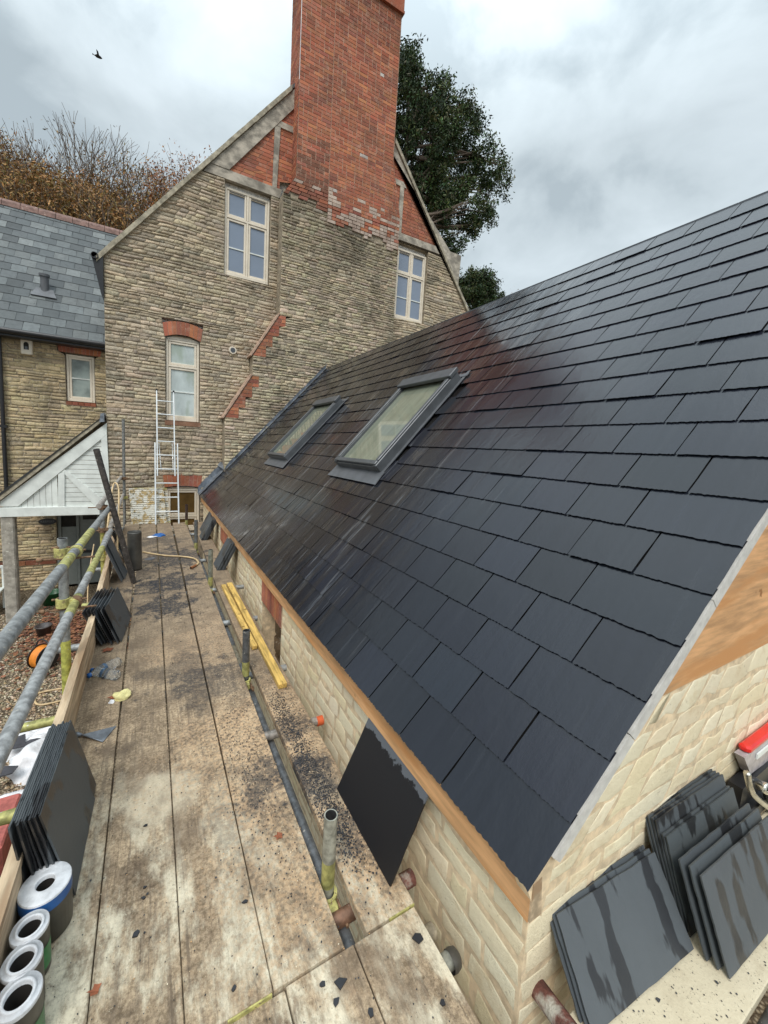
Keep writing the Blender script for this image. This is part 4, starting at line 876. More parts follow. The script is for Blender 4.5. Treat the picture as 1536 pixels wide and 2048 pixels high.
# stacks in front of the gable end
for i in range(3):
    f=i/2; slate_piece((1.03+.004*i,.475-.016*i,.003),(1,-.02-.05,0),(-.01,.115,.16),.49,.245,'foremost slate nearest the wall corner on the gable boards, marked with long wet drips' if i==2 else nth(i,3)+'the group nearest the wall corner','three slates near the wall corner',t=.006,tn=(.075,.085,.095))
for i in range(6):
    f=i/5; dz=0 if i<3 else -.0; slate_piece((1.545+.012*f,.485-.055*f,.003),(1,-.03,0),(.06,.11,.285),.50,.32 if i<4 else .285,nth(i,6)+'the upright stack against the gable wall','tall stack at the gable wall',t=.006,tn=(.05,.055,.055))
for i in range(3):
    f=i/2; slate_piece((1.525-.0*f+.006*i,.375-.052*f,.003),(1,-.03,0),(-.02,.10,.235),.52,.27 if i<2 else .262,'front slate at the right edge with a big dark wet patch' if i==2 else nth(i,3)+'the wet group at the right edge','front slates at the right',t=.006,tn=(.07,.08,.085))
# roof-slate shards on the boards
def shard(x,y,r,lab,z=0.0,grp='loose slate flakes on the boards',cat='slate flake',mat='chip',tn=(.02,.021,.025),th=.004,name='slate_flake'):
    mb=MB(); n=R_.choice((4,5,6)); a0=R_.uniform(0,6.28); pts=[]
    for i in range(n): a=a0+2*math.pi*i/n+R_.uniform(-.3,.3); q=r*R_.uniform(.55,1.15); pts.append(Vector((x+q*math.cos(a),y+q*math.sin(a)*.8,z+.001)))
    mb.prism(pts,(0,0,th),0,tn); return tag(cen(mb.build(name,mat)),lab,cat,grp)
for px,py,r in ((884,1975,0),(940,1720,0),(725,1575,0)): pass
SH=[(836,1873,.018,'thin pointed black flake at the near end of the narrow board by the wall'),(681,1962,.020,'largest black flake on the near middle board'),(672,2000,.014,'black flake just below the largest one'),(645,1965,.010,'slim flake left of the largest black flake'),(741,2020,.013,'black flake close to the near board joint'),(885,2002,.010,'small black flake near the wall corner tube ends'),(291,1652,.009,'small black flake beside the second board joint with a pale twig'),(271,1869,.012,'dark flake on the bleached second board'),(290,1776,.007,'tiny dark flake above the middle of the bleached board'),(468,1978,.009,'dark flake near the walkway board ends'),(490,1805,.010,'square flake on the walkway beside the pole gap'),(287,1797,.008,'little flake halfway down the bleached board'),(300,1118,.085,'flat grey slate offcut lying behind the upright lead roll')]
for px,py,r,lb in SH:
    q=at(px,py,Z=0); z_=-.008 if q.y<.912 and q.x<.55 else -.006 if q.y<.912 else 0; shard(q.x,q.y,r,lb,z_,tn=(.12,.12,.13) if r>.05 else (.02,.021,.025))
# ================================================================ OTHER OBJECTS ON THE DECK
def roll(c,r,rh,h,wrap,lab,band):
    o=thing('roll',(c[0],c[1],0),lab,'roll','rolls standing by the toe board')
    mb=MB(); mb.lathe((c[0],c[1],0.002),[(rh,0),(r,0),(r,h-.002)],32,0); mb.build('wrap',wrap,o)
    mb=MB(); mb.lathe((c[0],c[1],0),[(r*1.005,h-.010),(r*1.01,h-.001),(r*.97,h+.002),(r*.75,h+.0005),(rh*1.3,h+.003),(rh*1.08,h+.004),(rh,h+.0015),(rh,.01)],32,0)
    A.setdefault('x',A['rollend']); mb.build('end_rings','rollend',o)
    mb=MB(); mb.lathe((c[0],c[1],0),[(rh*.99,h*.93),(rh*.985,.01),(0,.01)],24,0); mb.build('core','dark',o)
    if band: mb=MB(); mb.lathe((c[0],c[1],0),[(r*1.012,band[0]),(r*1.012,band[1])],32,0); mb.build('label_band',band[2],o)
roll((-.302,1.383),.066,.024,.152,'rollgrey','largest roll, wrapped in blue, standing next to the big slate stack',(.115,.148,'blue'))
roll((-.315,1.266),.044,.026,.150,'rollgrey','narrow white ended roll touching the big blue one',(.02,.09,'grn'))
roll((-.314,1.185),.044,.026,.150,'rollgrey','third roll from the big blue one, white ring end',None)
roll((-.303,1.103),.048,.028,.150,'rollgrey','nearest roll at the corner of the picture with a green label',(.0,.085,'grn'))
mb=MB(); c=Vector((-.19,5.20,0)); mb.lathe(c,[(.0,0.002),(.076,.0),(.074,.02),(.074,.44),(.071,.455),(.066,.44),(.062,.30),(0,.30)],28); tag(cen(mb.build('lead_roll','rollgrey')),'dull metallic roll of lead standing upright behind the dark leaning pole','lead roll')
mb=MB(); mb.tube((-.182,4.70,.0),(-.462,4.44,1.42),.027,16,0,base=(.10,.09,.085)); tag(cen(mb.build('leaning_pole','tube')),'dark straight pole leaning outwards across the guard rails','pole')
# battens
def batten(a,b,w,h,lab):
    a,b=Vector(a),Vector(b); d=b-a; s_=Vector((d.y,-d.x,0)).normalized()*w; mb=MB(); mb.obox(a,s_,d,V(0,0,h),0,(1,1,1),.003); return tag(cen(mb.build('timber_batten','batten')),lab,'batten','battens on the narrow board')
batten((.697,2.27,.002),(.700,4.28,.002),.055,.033,'longer yellow timber batten nearer the cream wall')
batten((.650,2.82,.002),(.640,4.25,.002),.042,.030,'shorter yellow timber batten beside the longer one')
# bottles
def bottle(p,d,lab):
    p=Vector((p[0],p[1],0)); d=Vector((d[0],d[1],0)).normalized(); r=.031; o=thing('plastic_bottle',p,lab,'bottle','empty water bottles by the toe board'); c=p+V(0,0,r+.001)
    prof=[(0,.0),(.022,.002),(r,.012),(r,.03),(r*.93,.036),(r,.043),(r,.055),(r*.93,.061),(r,.068),(r,.082),(r*.94,.088),(r*.94,.118),(r,.125),(r*.9,.15),(r*.6,.172),(.013,.185),(.013,.196)]
    mb=MB(); mb.lathe(c,prof,20,ax=d); mb.build('body','pet',o)
    mb=MB(); mb.lathe(c+d*.196,[(.0145,-.006),(.0148,.012),(0,.013)],16,ax=d); mb.build('cap','blue',o)
    mb=MB(); mb.lathe(c,[(r*1.01,.098),(r*1.01,.116)],20,ax=d); A['blabel']=A.get('blabel') or simple('bottle_label',(.05,.10,.17),.3,amp=.6,sc=60,bump=0); mb.build('label_band','blabel',o)
q0=at(237,1352,Z=.03); q1=at(178,1340,Z=.03); bottle((q0.x,q0.y),(q1.x-q0.x,q1.y-q0.y),'empty water bottle nearer the foam lump, blue cap against the toe board')
q0=at(240,1322,Z=.03); q1=at(190,1343,Z=.03); bottle((q0.x,q0.y),(q1.x-q0.x,q1.y-q0.y-.02),'empty clear water bottle lying behind the other one')
# foam lump
def lump(name,c,rx,ry,rz,mat,lab,cat,seed=1,n=14,m_=9,amp=.35,sc=14):
    mb=MB(); vs=[]
    for j in range(m_+1):
        th=math.pi*j/m_/2
        for i in range(n):
            a=2*math.pi*i/n; d=Vector((math.cos(a)*math.sin(th),math.sin(a)*math.sin(th),math.cos(th))); k=1+amp*mn.noise(d*1.6+Vector((seed,0,0)))*1.5+.1*mn.noise(d*sc)
            vs.append(Vector(c)+V(d.x*rx*k,d.y*ry*k,d.z*rz*k))
    fs=[(j*n+i,(j+1)*n+i,(j+1)*n+(i+1)%n,j*n+(i+1)%n) for j in range(m_) for i in range(n)]; mb.idx(vs,fs,0,(1,1,1),True); return tag(cen(mb.build(name,mat)),lab,cat)
q=at(244,1394,Z=.0); lump('foam_lump',(q.x,q.y,0),.056,.045,.03,'foam','pale yellow lump of expanding foam on the outer boards near the bottles','foam',3)
q=at(224,1404,Z=0); lump('paper_scrap',(q.x,q.y,0),.016,.02,.01,'bag','scrunched white scrap touching the yellow foam lump','scrap',5)
# slater's metal offcut
a,b,c=at(163,1470,Z=.012),at(233,1452,Z=.004),at(206,1484,Z=.004)
mb=MB(); mb.prism([a,b,c],(0,0,.002),0,(1,1,1)); t_=at(143,1470,Z=.008); mb.path([t_,t_.lerp(a,.6)+V(0,0,.004),a+V(0,0,.0)],[.012,.012,.007],10,0); mb.path([a+V(0,0,.002),c+V(0,0,.002)],.004,6); tag(cen(mb.build('metal_trowel','lead')),'grey metal trowel shaped piece lying point outwards above the big slate stack','trowel')
def leaf(px,py,r,lab,z=0):
    q=at(px,py,Z=z); mb=MB(); n=11; pts=[]
    for i in range(n): a=2*math.pi*i/n; rr_=r*(.6+.4*(i%2))*R_.uniform(.75,1.2); pts.append(Vector((q.x+rr_*math.cos(a),q.y+rr_*.8*math.sin(a),z+.003+R_.uniform(0,.006))))
    cc=Vector((q.x,q.y,z+.002))
    for i in range(n): mb.face([cc,pts[i],pts[(i+1)%n]])
    return tag(cen(mb.build('dead_leaf','leafred')),lab,'leaf','dead leaves on the boards')
leaf(558,1674,.020,'curled red brown leaf on the walkway beside the pole gap'); leaf(216,1300,.045,'flat rusty leaf beside the smaller slate stack'); leaf(190,1984,.02,'rusty leaf flattened on the joint near the rolls'); leaf(228,1395,.035,'dark brown leaf scraps left of the foam lump')
# hoses
def curve(pts,n=8):
    P=[Vector(p) for p in pts]; P=[P[0]*2-P[1]]+P+[P[-1]*2-P[-2]]; o=[]
    for i in range(1,len(P)-2):
        for k in range(n):
            t=k/n; a,b,c,d=P[i-1],P[i],P[i+1],P[i+2]; o.append(.5*((2*b)+(c-a)*t+(2*a-5*b+4*c-d)*t*t+(3*b-a-3*c+d)*t**3))
    o.append(P[-2]); return o
mb=MB(); mb.path(curve([(-.12,5.95,.01),(.0,5.80,.012),(.15,5.66,.012),(.33,5.56,.012),(.47,5.42,.012),(.505,5.22,.012),(.46,5.08,.012)]),.011,8)
ho=tag(cen(mb.build('air_hose','hose')),'tan hose curling across the sooty boards beyond the pole','hose')
mb=MB(); mb.tube((.465,5.10,.012),(.40,5.00,.014),.016,10,base=(.3,.12,.05)); mb.build('connector','tube',ho)
mb=MB(); mb.path(curve([(-.50,5.0,-.5),(-.49,5.2,.1),(-.47,5.6,.6),(-.44,5.9,.93),(-.38,5.8,.90),(-.37,5.6,.60),(-.38,5.5,.25),(-.37,5.45,.02)]),.010,8); tag(cen(mb.build('air_hose','hose')),'yellowish hose looped over the far guard rails','hose')
mb=MB(); mb.path(curve([at(112,1385,Z=GZ)+V(.5,0,.02),at(85,1387,Z=GZ)+V(0,0,.02),at(70,1402,Z=GZ)+V(0,0,.02),at(88,1412,Z=GZ)+V(.0,0,.02),at(125,1400,Z=GZ)+V(.3,0,.02)]),.012,8); tag(cen(mb.build('cable','hose')),'pale cable loop lying on the gravel below the toe board','cable')
mb=MB(); mb.path(curve([(-.53,4.05,-1.8),(-.54,4.1,-1.0),(-.545,4.25,-.4),(-.56,4.5,.1),(-.55,4.9,.4)]),.006,6); tag(cen(mb.build('rope','hose')),'thin tan rope hanging down behind the toe board','rope')
# blue and white scrap by the ladder
q=at(318,1071,Z=0); lump('blue_pad',(q.x,q.y,0),.09,.10,.03,'blue','small blue pad on the boards in front of the ladder','pad',8); q=at(305,1074,Z=0); lump('paper_scrap',(q.x,q.y,0),.08,.05,.015,'bag','white paper scrap beside the blue pad','scrap',9)
# ladder
ld=thing('ladder',(.24,7.9,0),'silver extension ladder leaning on the house wall beneath the tall window','ladder')
def lp(x,t,off=0): return Vector((x,7.88+.80*t-off*.9,2.46*t+.0+off*.1))
mb=MB()
for x in (.045,.425): mb.obox(lp(x-.012,0),V(.025,0,0),V(0,.05,0),lp(x,.60)-lp(x,0),0,(1,1,1),.004)
mb.build('lower_stiles','alu',ld)
mb=MB()
for x in (.080,.372): mb.obox(lp(x-.011,.35,.05),V(.023,0,0),V(0,.045,0),lp(x+.0,1.0)-lp(x,.35),0,(1,1,1),.004)
up=mb.build('upper_stiles','alu',ld)
mb=MB()
for x in (.080,.372): mb.box(x-.016,x+.017,lp(x,1.0,.05).y-.0,lp(x,1.0,.05).y+.05,lp(x,.985,.05).z,lp(x,1.0,.05).z+.03)
mb.build('end_cap','black',up)
for k in range(5): mb=MB(); a=lp(.05,.088+k*.104); mb.tube(a+V(0,.025,0),V(.42,a.y+.025,a.z),.013,10,hollow=False,base=(.6,.6,.6)); mb.build('rung','alu',ld)
for k in range(6): mb=MB(); a=lp(.085,.40+k*.104,.05); mb.tube(a+V(0,.02,0),V(.37,a.y+.02,a.z),.013,10,hollow=False); mb.build('rung','alu',ld)
mb=MB(); mb.path([lp(.11,.60,-.1),lp(.14,.42,-.12),lp(.15,.38,-.12)],.010,8); mb.path([lp(.34,.60,-.1),lp(.35,.42,-.12),lp(.34,.38,-.12)],.010,8); mb.build('stay','alu',ld)
# lichened ribbed panels
for k,(dx,dy,lb) in enumerate(((0,0,'white ribbed panel blotched with lichen leaning by the house wall beside the ladder'),(.06,.07,'second ribbed panel with yellow edges behind the lichened one'))):
    mb=MB(); P0=Vector((-.33+dx,8.0+dy,.004)); Uu=Vector((.56,.0,.0)); Vv=Vector((-.05,.22,.60)); nr=18
    for i in range(nr):
        a=P0+Vv*(i/nr); b=P0+Vv*((i+.62)/nr); c_=P0+Vv*((i+1)/nr); oo=Vector((0,-.016,.006))
        mb.face([a+oo,a+Uu+oo,b+Uu+oo,b+oo]); mb.face([b+oo,b+Uu+oo,c_+Uu,c_])
    mb.obox(P0,Uu,Vv,V(0,.03,0)); o=tag(cen(mb.build('ribbed_panel','panel')),lb,'panel','panels by the ladder')
    mb=MB(); mb.obox(P0+V(-.01,-.02,-.003),Uu*1.03,V(0,.05,0),V(0,0,.018)); mb.build('edge_trim','yel' if k else 'panel',o); mb=MB(); mb.obox(P0+Vv+V(-.0,-.02,0),Uu,V(0,.05,0),V(0,0,.016)); mb.build('edge_trim','yel' if k else 'panel',o)
# red lidded tool case at the right edge
tb_=thing('tool_case',(2.25,.5,0),'open tool case with a red rim and chrome tools against the gable wall','tool case')
mb=MB(); mb.box(2.30,2.85,.54,.583,.305,.335,0,(1,1,1),.012); mb.build('rim','red',tb_)
mb=MB(); mb.prism([(2.26,.545,.305),(2.85,.545,.305),(2.85,.545,.15),(2.38,.545,.18)],(0,.035,0)); A['clearish']=simple('milky_plastic',(.42,.38,.39),.3,amp=.3,sc=20,bump=.1); mb.build('tray','clearish',tb_)
mb=MB(); mb.box(2.40,2.85,.538,.544,.25,.275); mb.build('label_strip','white',tb_)
def K(px,py,Y): q=at(px,py,Y=Y); return q
mb=MB(); mb.path(curve([K(1502,1560,.51),K(1515,1562,.50),K(1532,1580,.49),K(1560,1610,.48)]),.011,8); mb.build('handle','black',tb_)
mb=MB(); mb.path(curve([K(1494,1545,.51),K(1500,1575,.50),K(1512,1595,.49),K(1550,1625,.48)]),.012,10); mb.lathe(K(1518,1570,.50),[(.010,0),(.022,.0),(.024,.03),(.016,.04),(.010,.03)],14,ax=(-.3,-1,.3)); mb.lathe(K(1534,1590,.49),[(.0,0),(.03,.0),(.034,.03),(.015,.05),(0,.05)],14,ax=(-.1,-1,.5)); mb.build('chrome_tool','steel',tb_)
mb=MB(); mb.box(2.12,2.85,.50,.575,.002,.07,0,(1,1,1),.01); mb.box(2.25,2.85,.53,.58,.07,.17); mb.build('base_tray','black',tb_)
# ================================================================ GROUND OBJECTS
q=at(98,1208,Z=GZ); mb=MB(); mb.lathe((q.x+.05,q.y,GZ),[(0,.005),(.14,0),(.175,.24),(.185,.25),(.175,.245),(.16,.10),(0,.09)],24); tag(cen(mb.build('bucket','green')),'green plastic bucket on the ground beneath the porch','bucket')
q=at(88,1272,Z=GZ); mb=MB(); mb.lathe((q.x,q.y,GZ),[(0,.005),(.08,0),(.11,.17),(.12,.17),(.12,.19),(.105,.19),(.08,.10),(0,.09)],20); tag(cen(mb.build('plant_pot','brown')),'empty dark plant pot standing on the gravel','plant pot')
q=at(88,1338,Z=GZ); rl_=thing('cable_reel',(q.x,q.y,GZ),'black cable reel wound with orange cable standing on the gravel','cable reel')
ax=Vector((.75,-.62,.0)).normalized(); c=Vector((q.x,q.y,GZ+.19)); mb=MB()
for s_ in (-.078,.078): mb.tube(c+ax*(s_-.006),c+ax*(s_+.006),.17,26,hollow=False,base=(.01,.01,.01))
mb.build('flange','black',rl_); mb=MB()
for k in range(9): mb.lathe(c+ax*(-.068+k*.015),[(.11,0),(.148,.0),(.156,.007),(.148,.015),(.11,.015)],26,ax=ax)
mb.build('cable','orange',rl_)
mb=MB(); mb.path(curve([c+ax*.1+V(0,-.13,-.19),c+ax*.1+V(0,0,.2),c-ax*.1+V(0,0,.2),c-ax*.1+V(0,-.13,-.19)]),.011,8); mb.build('stand','black',rl_)
# white plastic garden chair, mostly outside the frame
gc=thing('garden_chair',(-2.75,9.35,GZ),'white slatted plastic garden chair at the left edge behind the porch post','chair')
mb=MB(); mb.box(-2.98,-2.50,9.15,9.60,GZ+.38,GZ+.41,0,(1,1,1),.01); mb.build('seat','white',gc)
mb=MB(); mb.box(-2.98,-2.50,9.58,9.61,GZ+.78,GZ+.84,0,(1,1,1),.01)
for i in range(7): mb.box(-2.96+i*.07,-2.93+i*.07,9.585,9.605,GZ+.41,GZ+.78)
mb.build('backrest','white',gc)
for x in (-2.97,-2.54):
    for y in (9.16,9.57): mb=MB(); mb.box(x,x+.04,y,y+.04,GZ,GZ+.38); mb.build('leg','white',gc)
for i in range(6): mb=MB(); mb.obox((-2.98+i*.08,9.145,GZ+.2),(.03,0,0),(0,.01,0),(.06,0,.17)); mb.build('front_slat','white',gc)
# sacks and rubbish
def sack(c,rx,ry,rz,lab,sd_): 
    return lump('rubbish_sack',(c[0],c[1],GZ),rx,ry,rz,'bag',lab,'sack',sd_,22,12,.5,3)
q=at(55,1490,Z=GZ); sack((q.x,q.y),.34,.22,.16,'crumpled white sack on the gravel behind the lower rail',2)
q=at(75,1530,Z=GZ); sack((q.x,q.y),.26,.22,.2,'white rubble sack lying closest to the toe board',6)
q=at(40,1620,Z=GZ); sack((q.x,q.y),.34,.16,.12,'flattened white sack below the yellow tube',11)
for px,py,r,lb in ((28,1520,.16,'broken slate leaning by the white sacks'),(15,1575,.15,'dark broken slate under the lower rail beside the sacks'),(70,1515,.10,'narrow broken slate between two white sacks')):
    q=at(px,py,Z=GZ); o=shard(q.x,q.y,r,lb,GZ+.17,'broken slates by the sacks',tn=(.06,.06,.07),th=.012,name='broken_slate',cat='broken slate')
q=at(10,1700,Z=GZ); mb=MB(); mb.box(q.x-.3,q.x+.05,q.y-.25,q.y+.3,GZ,GZ+.25,0,(1,1,1),.02); A['redc']=simple('faded_red_crate',(.42,.12,.10),.7,amp=.3,sc=14,bump=.2); tag(cen(mb.build('red_bag','redc')),'faded red bag on the gravel at the far left near the rolls','bag')
# stuff: pebbles, leaves, chips, dust
def scatter(name,mat,n,fn,kind='stuff'):
    mb=MB()
    for _ in range(n):
        r=fn()
        if r is None: continue
        c,s_,h,tn,k=r; c=Vector(c); a0=R_.uniform(0,6.28); pts=[]
        for i in range(k): a=a0+2*math.pi*i/k+R_.uniform(-.35,.35); q=s_*R_.uniform(.55,1.1); pts.append(c+V(q*math.cos(a),q*math.sin(a),R_.uniform(0,h*.3)))
        top=c+V(R_.uniform(-.3,.3)*s_,R_.uniform(-.3,.3)*s_,h)
        if h>s_*.35:
            for i in range(k): mb.face([pts[i],pts[(i+1)%k],top],0,tn)
        else: mb.face([p+V(0,0,h) for p in pts],0,tn); [mb.face([pts[i],pts[(i+1)%k],pts[(i+1)%k]+V(0,0,h),pts[i]+V(0,0,h)],0,tn) for i in range(k)]
    return tag(mb.build(name,mat),kind=kind)
def peb():
    y=R_.uniform(3.6,9.2); x=R_.uniform(-.55-.30*y,-.5); s_=R_.uniform(.008,.022); return ((x,y,GZ+.001),s_,s_*R_.uniform(.6,1.),jit(pick([(.42,.33,.22),(.30,.22,.14),(.5,.42,.31),(.24,.19,.13),(.36,.25,.15)]),.3,.08),5)
scatter('gravel','pebble',15000,peb)
def llf():
    x=R_.gauss(-1.25,.45); y=R_.gauss(8.0,.55)
    if y>8.6 and x>-.8: return None
    return ((x,y,GZ+R_.uniform(.008,.05)),R_.uniform(.02,.045),.006,jit(pick([(.20,.085,.045),(.14,.06,.035),(.27,.12,.06)]),.35,.1),5)
scatter('fallen_leaves','litter',1500,llf)
def chp():
    t=R_.random()*1.0
    if t<.50: x=R_.gauss(.665,.035); y=R_.choice((R_.gauss(2.0,.14),R_.gauss(1.62,.13),R_.gauss(1.32,.12))); s_=R_.uniform(.0012,.0045)
    elif t<.6: x=R_.gauss(.40,.07); y=R_.gauss(1.75,.35); s_=R_.uniform(.0015,.004)
    elif t<.78: x=R_.uniform(-.30,.77); y=R_.uniform(.3,3); s_=R_.uniform(.0009,.0030)*(1.7 if R_.random()<.05 else 1)
    else: x=R_.gauss(.15,.22); y=R_.gauss(4.9,.8); s_=R_.uniform(.002,.006)
    if .523<x<.598 and y>.916 or x<-.35 or x>.785: return None
    if y<.93: z=-.014 if x<.327 else -.008 if x<.55 else -.006
    else: z=0
    return ((x,y,z+.0015),s_,s_*.35,jit((.028,.03,.035),.5),5)
scatter('slate_chippings','chip',5600,chp)
def sdst():
    x=R_.uniform(-.30,.78); y=R_.uniform(.9,3.4)
    if .523<x<.598 or (x<.35 and R_.random()<.8): return None
    s_=R_.uniform(.0009,.003); return ((x,y,.0015),s_,s_*.6,jit(pick([(.66,.50,.30),(.72,.64,.48),(.6,.36,.17)]),.2),4)
scatter('sawdust_crumbs','pebble',2600,sdst)
def gch(): 
    x=R_.uniform(1.0,1.9); return ((x,R_.uniform(.27,.48),0),R_.uniform(.0010,.0034)*(2.2 if R_.random()<.06 else 1),.001,jit((.04,.042,.045),.4),5)
scatter('gable_board_chippings','chip',260,gch)
# ================================================================ BIRD
q=at(197,114,Y=26); mb=MB(); V_=V; V=lambda a,b,c:V_(a*.6,b*.6,c*.6)
mb.path([q+V(-.30,0,.0),q+V(-.1,0,.03),q+V(.12,0,.02),q+V(.26,0,.0)],[.01,.07,.06,.015],8); mb.prism([q+V(-.08,0,.03),q+V(.08,0,.03),q+V(-.06,.35,.26),q+V(-.22,.55,.28)],(0,0,.012)); mb.prism([q+V(-.08,0,.03),q+V(.08,0,.03),q+V(.02,-.4,.10),q+V(-.10,-.55,.10)],(0,0,.012)); mb.prism([q+V(-.28,0,.0),q+V(-.42,.09,.03),q+V(-.42,-.09,.03)],(0,0,.01))
tag(cen(mb.build('bird','dark')),'small dark bird flying high in the cloudy sky at the upper left','bird'); V=V_
# ================================================================ TREES
def leafcard(mb,c,s_,tn,dr=None):
    u=Vector((R_.gauss(0,1),R_.gauss(0,1),R_.gauss(0,1))).normalized(); w=u.orthogonal().normalized(); w=(w*math.cos(a:=R_.uniform(0,6.28))+u.cross(w)*math.sin(a))
    mb.face([c-u*s_,c+w*s_*.38,c+u*s_,c-w*s_*.38],0,tn)
def conifer(name,base,lobes,lab,nclump,seed,cs=1.0,leafn=50):
    R_.seed(seed); t=thing(name,base,lab,'tree'); base=Vector(base); top=max(lobes,key=lambda l:l[0].z)[0]
    mb=MB(); tr=[base,base.lerp(V(top.x,top.y,base.z),.1)+V(0,0,3),V(top.x*.9+base.x*.1,top.y,(top.z+base.z)/2),top]; mb.path(curve(tr,5),[.55-.5*i/15 for i in range(16)],10)
    for c,r in lobes:
        for k in range(4):
            o=V(base.x*.3+top.x*.7,top.y,max(base.z+3,c.z-r*1.2)); e_=c+V(R_.uniform(-.7,.7),R_.uniform(-.5,.5),R_.uniform(-.3,.7))*r; mb.path(curve([o,o.lerp(e_,.5)+V(0,0,-.3),e_],5),[.12-.1*i/10 for i in range(11)],6)
    mb.build('trunk','brownleafwood',t)
    mb=MB(); vol=sum(r**2.2 for _,r in lobes)
    for c,r in lobes:
        for _ in range(int(nclump*r**2.2/vol)):
            d=Vector((R_.gauss(0,1),R_.gauss(0,1),R_.gauss(0,1))).normalized(); q=c+d*r*(R_.random()**.4)*R_.uniform(.8,1.12)
            if mn.noise(q*.6+V(seed,0,0))<-.10: continue
            cr_=cs*R_.uniform(.28,.6); sh=R_.uniform(.7,1.35)
            bc=pick([(.026,.046,.018),(.038,.062,.024),(.056,.082,.028),(.075,.095,.034)])
            for _ in range(leafn):
                v=Vector((R_.gauss(0,1),R_.gauss(0,1),R_.gauss(0,.8)))*cr_*.5; leafcard(mb,q+v,cs*R_.uniform(.07,.15),tuple(x*sh*R_.uniform(.75,1.35) for x in bc))
    mb.build('crown','leaf',t)
YT=24
def lobe(px,py,r,dy=0,Y=YT): p=at(px,py,Y=Y+dy); return (p,r*(Y+dy)/24)
L1=[lobe(822,130,1.1),lobe(800,190,1.9),lobe(850,200,1.7),lobe(885,180,.8),lobe(830,270,2.8),lobe(905,260,2.1),lobe(945,235,.8),lobe(870,340,3.0,1),lobe(950,310,1.9),lobe(985,375,1.4),lobe(900,410,2.4),lobe(950,420,1.4,-1),lobe(860,430,2.0),lobe(985,435,.6),lobe(905,475,1.3),lobe(940,460,.8),lobe(898,520,.9),lobe(1000,330,.6),lobe(780,300,2.4,2),lobe(790,400,2.4,2),lobe(925,215,.7)]
conifer('conifer_tree',(15.5,25,GZ),L1,'large dark green conifer rising behind the chimney',2300,11)
L2=[lobe(935,590,1.5,0,30),lobe(960,565,1.0,0,30),lobe(975,600,1.2,0,30),lobe(930,560,.8,0,30),lobe(985,570,.4,0,30),lobe(950,620,1.6,0,30)]
conifer('conifer_tree',(27,30,GZ),L2,'smaller dark tree showing between the house verge and the slate roof ridge',600,12,1.1,56)
q=at(1010,578,Y=34)
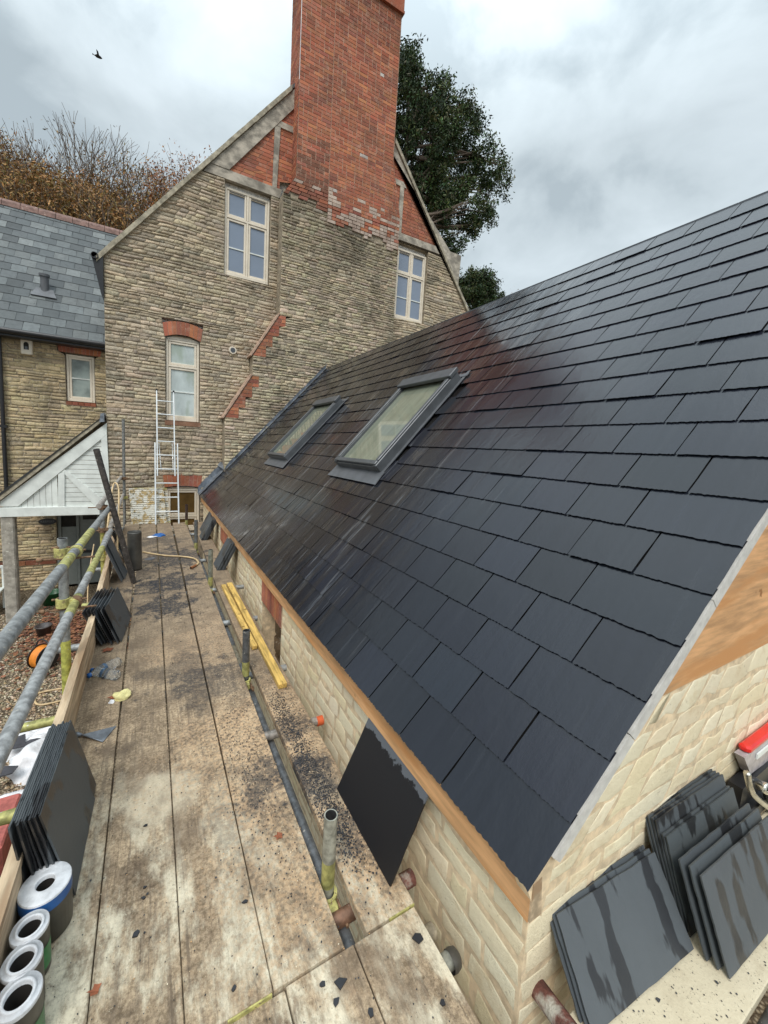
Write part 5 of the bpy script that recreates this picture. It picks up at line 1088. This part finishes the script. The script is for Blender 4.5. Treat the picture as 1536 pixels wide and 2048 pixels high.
def bare(name,base,top,lab,seed,spread,leafs,lc,lv=6,tw=.012,llen=1.0,lmax=1.0):
    R_.seed(seed); t=thing(name,base,lab,'tree','autumn trees behind the wing'); base,top=Vector(base),Vector(top); mb=MB(); lb=MB(); hgt=(top-base).length
    def tri(a,b,ra,rb):
        d=(b-a); 
        if d.length<1e-4: return
        u=d.orthogonal().normalized(); w=d.normalized().cross(u); n=3 if ra<.05 else 7
        vs=[a+(u*math.cos(2*math.pi*i/n)+w*math.sin(2*math.pi*i/n))*ra for i in range(n)]+[b+(u*math.cos(2*math.pi*i/n)+w*math.sin(2*math.pi*i/n))*rb for i in range(n)]
        mb.idx(vs,[(i,(i+1)%n,n+(i+1)%n,n+i) for i in range(n)],0,(1,1,1),True)
    def grow(p,d,l,r,k):
        q=p; dd=d.copy(); seg=3
        for i in range(seg):
            dd=(dd+Vector((R_.gauss(0,.10),R_.gauss(0,.10),R_.gauss(.05,.06)))).normalized(); nq=q+dd*l/seg; tri(q,nq,r*(1-.25*i/seg),r*(1-.25*(i+1)/seg)); q=nq
            if k>=3 and R_.random()<leafs*.8:
                for _ in range(R_.choice((3,5,7))):
                    if q.z<base.z+hgt*lmax or R_.random()<.15: leafcard(lb,q+Vector((R_.gauss(0,.22),R_.gauss(0,.22),R_.gauss(0,.2))),R_.uniform(.04,.08),jit(pick(lc),.3,.08))
        if k>=lv: return
        for _ in range(3 if k<4 else R_.choice((2,3))):
            a=R_.uniform(0,6.28); u=dd.orthogonal().normalized(); w=dd.cross(u); nd=(dd+(u*math.cos(a)+w*math.sin(a))*spread*R_.uniform(.5,1.2)+V(0,0,.12)).normalized(); grow(q,nd,l*R_.uniform(.66,.84),max(tw,r*.60),k+1)
    d=(top-base).normalized(); q=base+d*hgt*.27; tri(base,q,hgt*.022,hgt*.017); 
    for _ in range(3):
        a=R_.uniform(0,6.28); grow(q,(d+Vector((math.cos(a),math.sin(a),0))*spread*.6).normalized(),hgt*.176,hgt*.010,1)
    cx_,cy_=base.x,base.y; te=(top.z-H)/top.y; lo_,hi_=.3,1.5      # grown to the height it shows above the roofs
    smp=[v for v in mb.v[::5]]
    for _ in range(18):
        k_=(lo_+hi_)/2
        if max((base.z+(v[2]-base.z)*k_-H)/(cy_+(v[1]-cy_)*max(k_,.8)) for v in smp)>te: hi_=k_
        else: lo_=k_
    for q_ in (mb,lb): q_.v=[(cx_+(v[0]-cx_)*max(k_,.8),cy_+(v[1]-cy_)*max(k_,.8),base.z+(v[2]-base.z)*k_) for v in q_.v]
    mb.build('branches','brownleafwood',t)
    if lb.f: lb.build('foliage','leaf',t)
BRN=[(.30,.15,.05),(.36,.19,.065),(.24,.13,.045),(.20,.15,.05)]; ORG=[(.42,.15,.035),(.34,.14,.04),(.28,.15,.05)]; OLV=[(.24,.16,.055),(.30,.18,.06),(.18,.14,.05)]
for (px,py,Y,lab,sd_,sp,lf,lc,lm) in ((185,228,25,'tall bare crowned tree behind the slate wing, twigs against the sky',21,.55,.30,OLV,.62),(20,238,24,'brown leaved tree at the far left above the red ridge',22,.62,.62,BRN,.85),
      (340,276,24,'orange leaved tree behind the slope of the tall gable',23,.62,.95,ORG,1.3),(100,268,27,'thin topped tree between the bare crown and the far left tree',24,.55,.50,BRN,.75),(265,270,26,'slim half bare tree next to the orange leaved one',25,.5,.45,OLV,.8),(70,310,22,'low brown bushy tree just above the wing ridge at left',26,.7,.9,BRN,1.2),(190,340,22,'low russet bushy tree above the middle of the wing ridge',27,.75,.9,BRN,1.2),(300,345,22,'low olive bushy tree above the ridge end by the verge',28,.7,.85,OLV,1.2),(-60,240,24,'brown tree just outside the left edge of the picture',29,.62,.7,BRN,1.)):
    tp=at(px,py,Y=Y); bare('autumn_tree',(tp.x,Y,GZ),tp,lab,sd_,sp,lf,lc,7,.0075,1,lm)
tp=at(1012,575,Y=34); bare('autumn_tree',(tp.x,34,GZ),tp,'tip of a pale bare tree poking above the slate ridge beside the small dark tree',31,.55,.3,ORG,6,.014)
# check overall
S.render.film_transparent=False
S.cycles.max_bounces=5
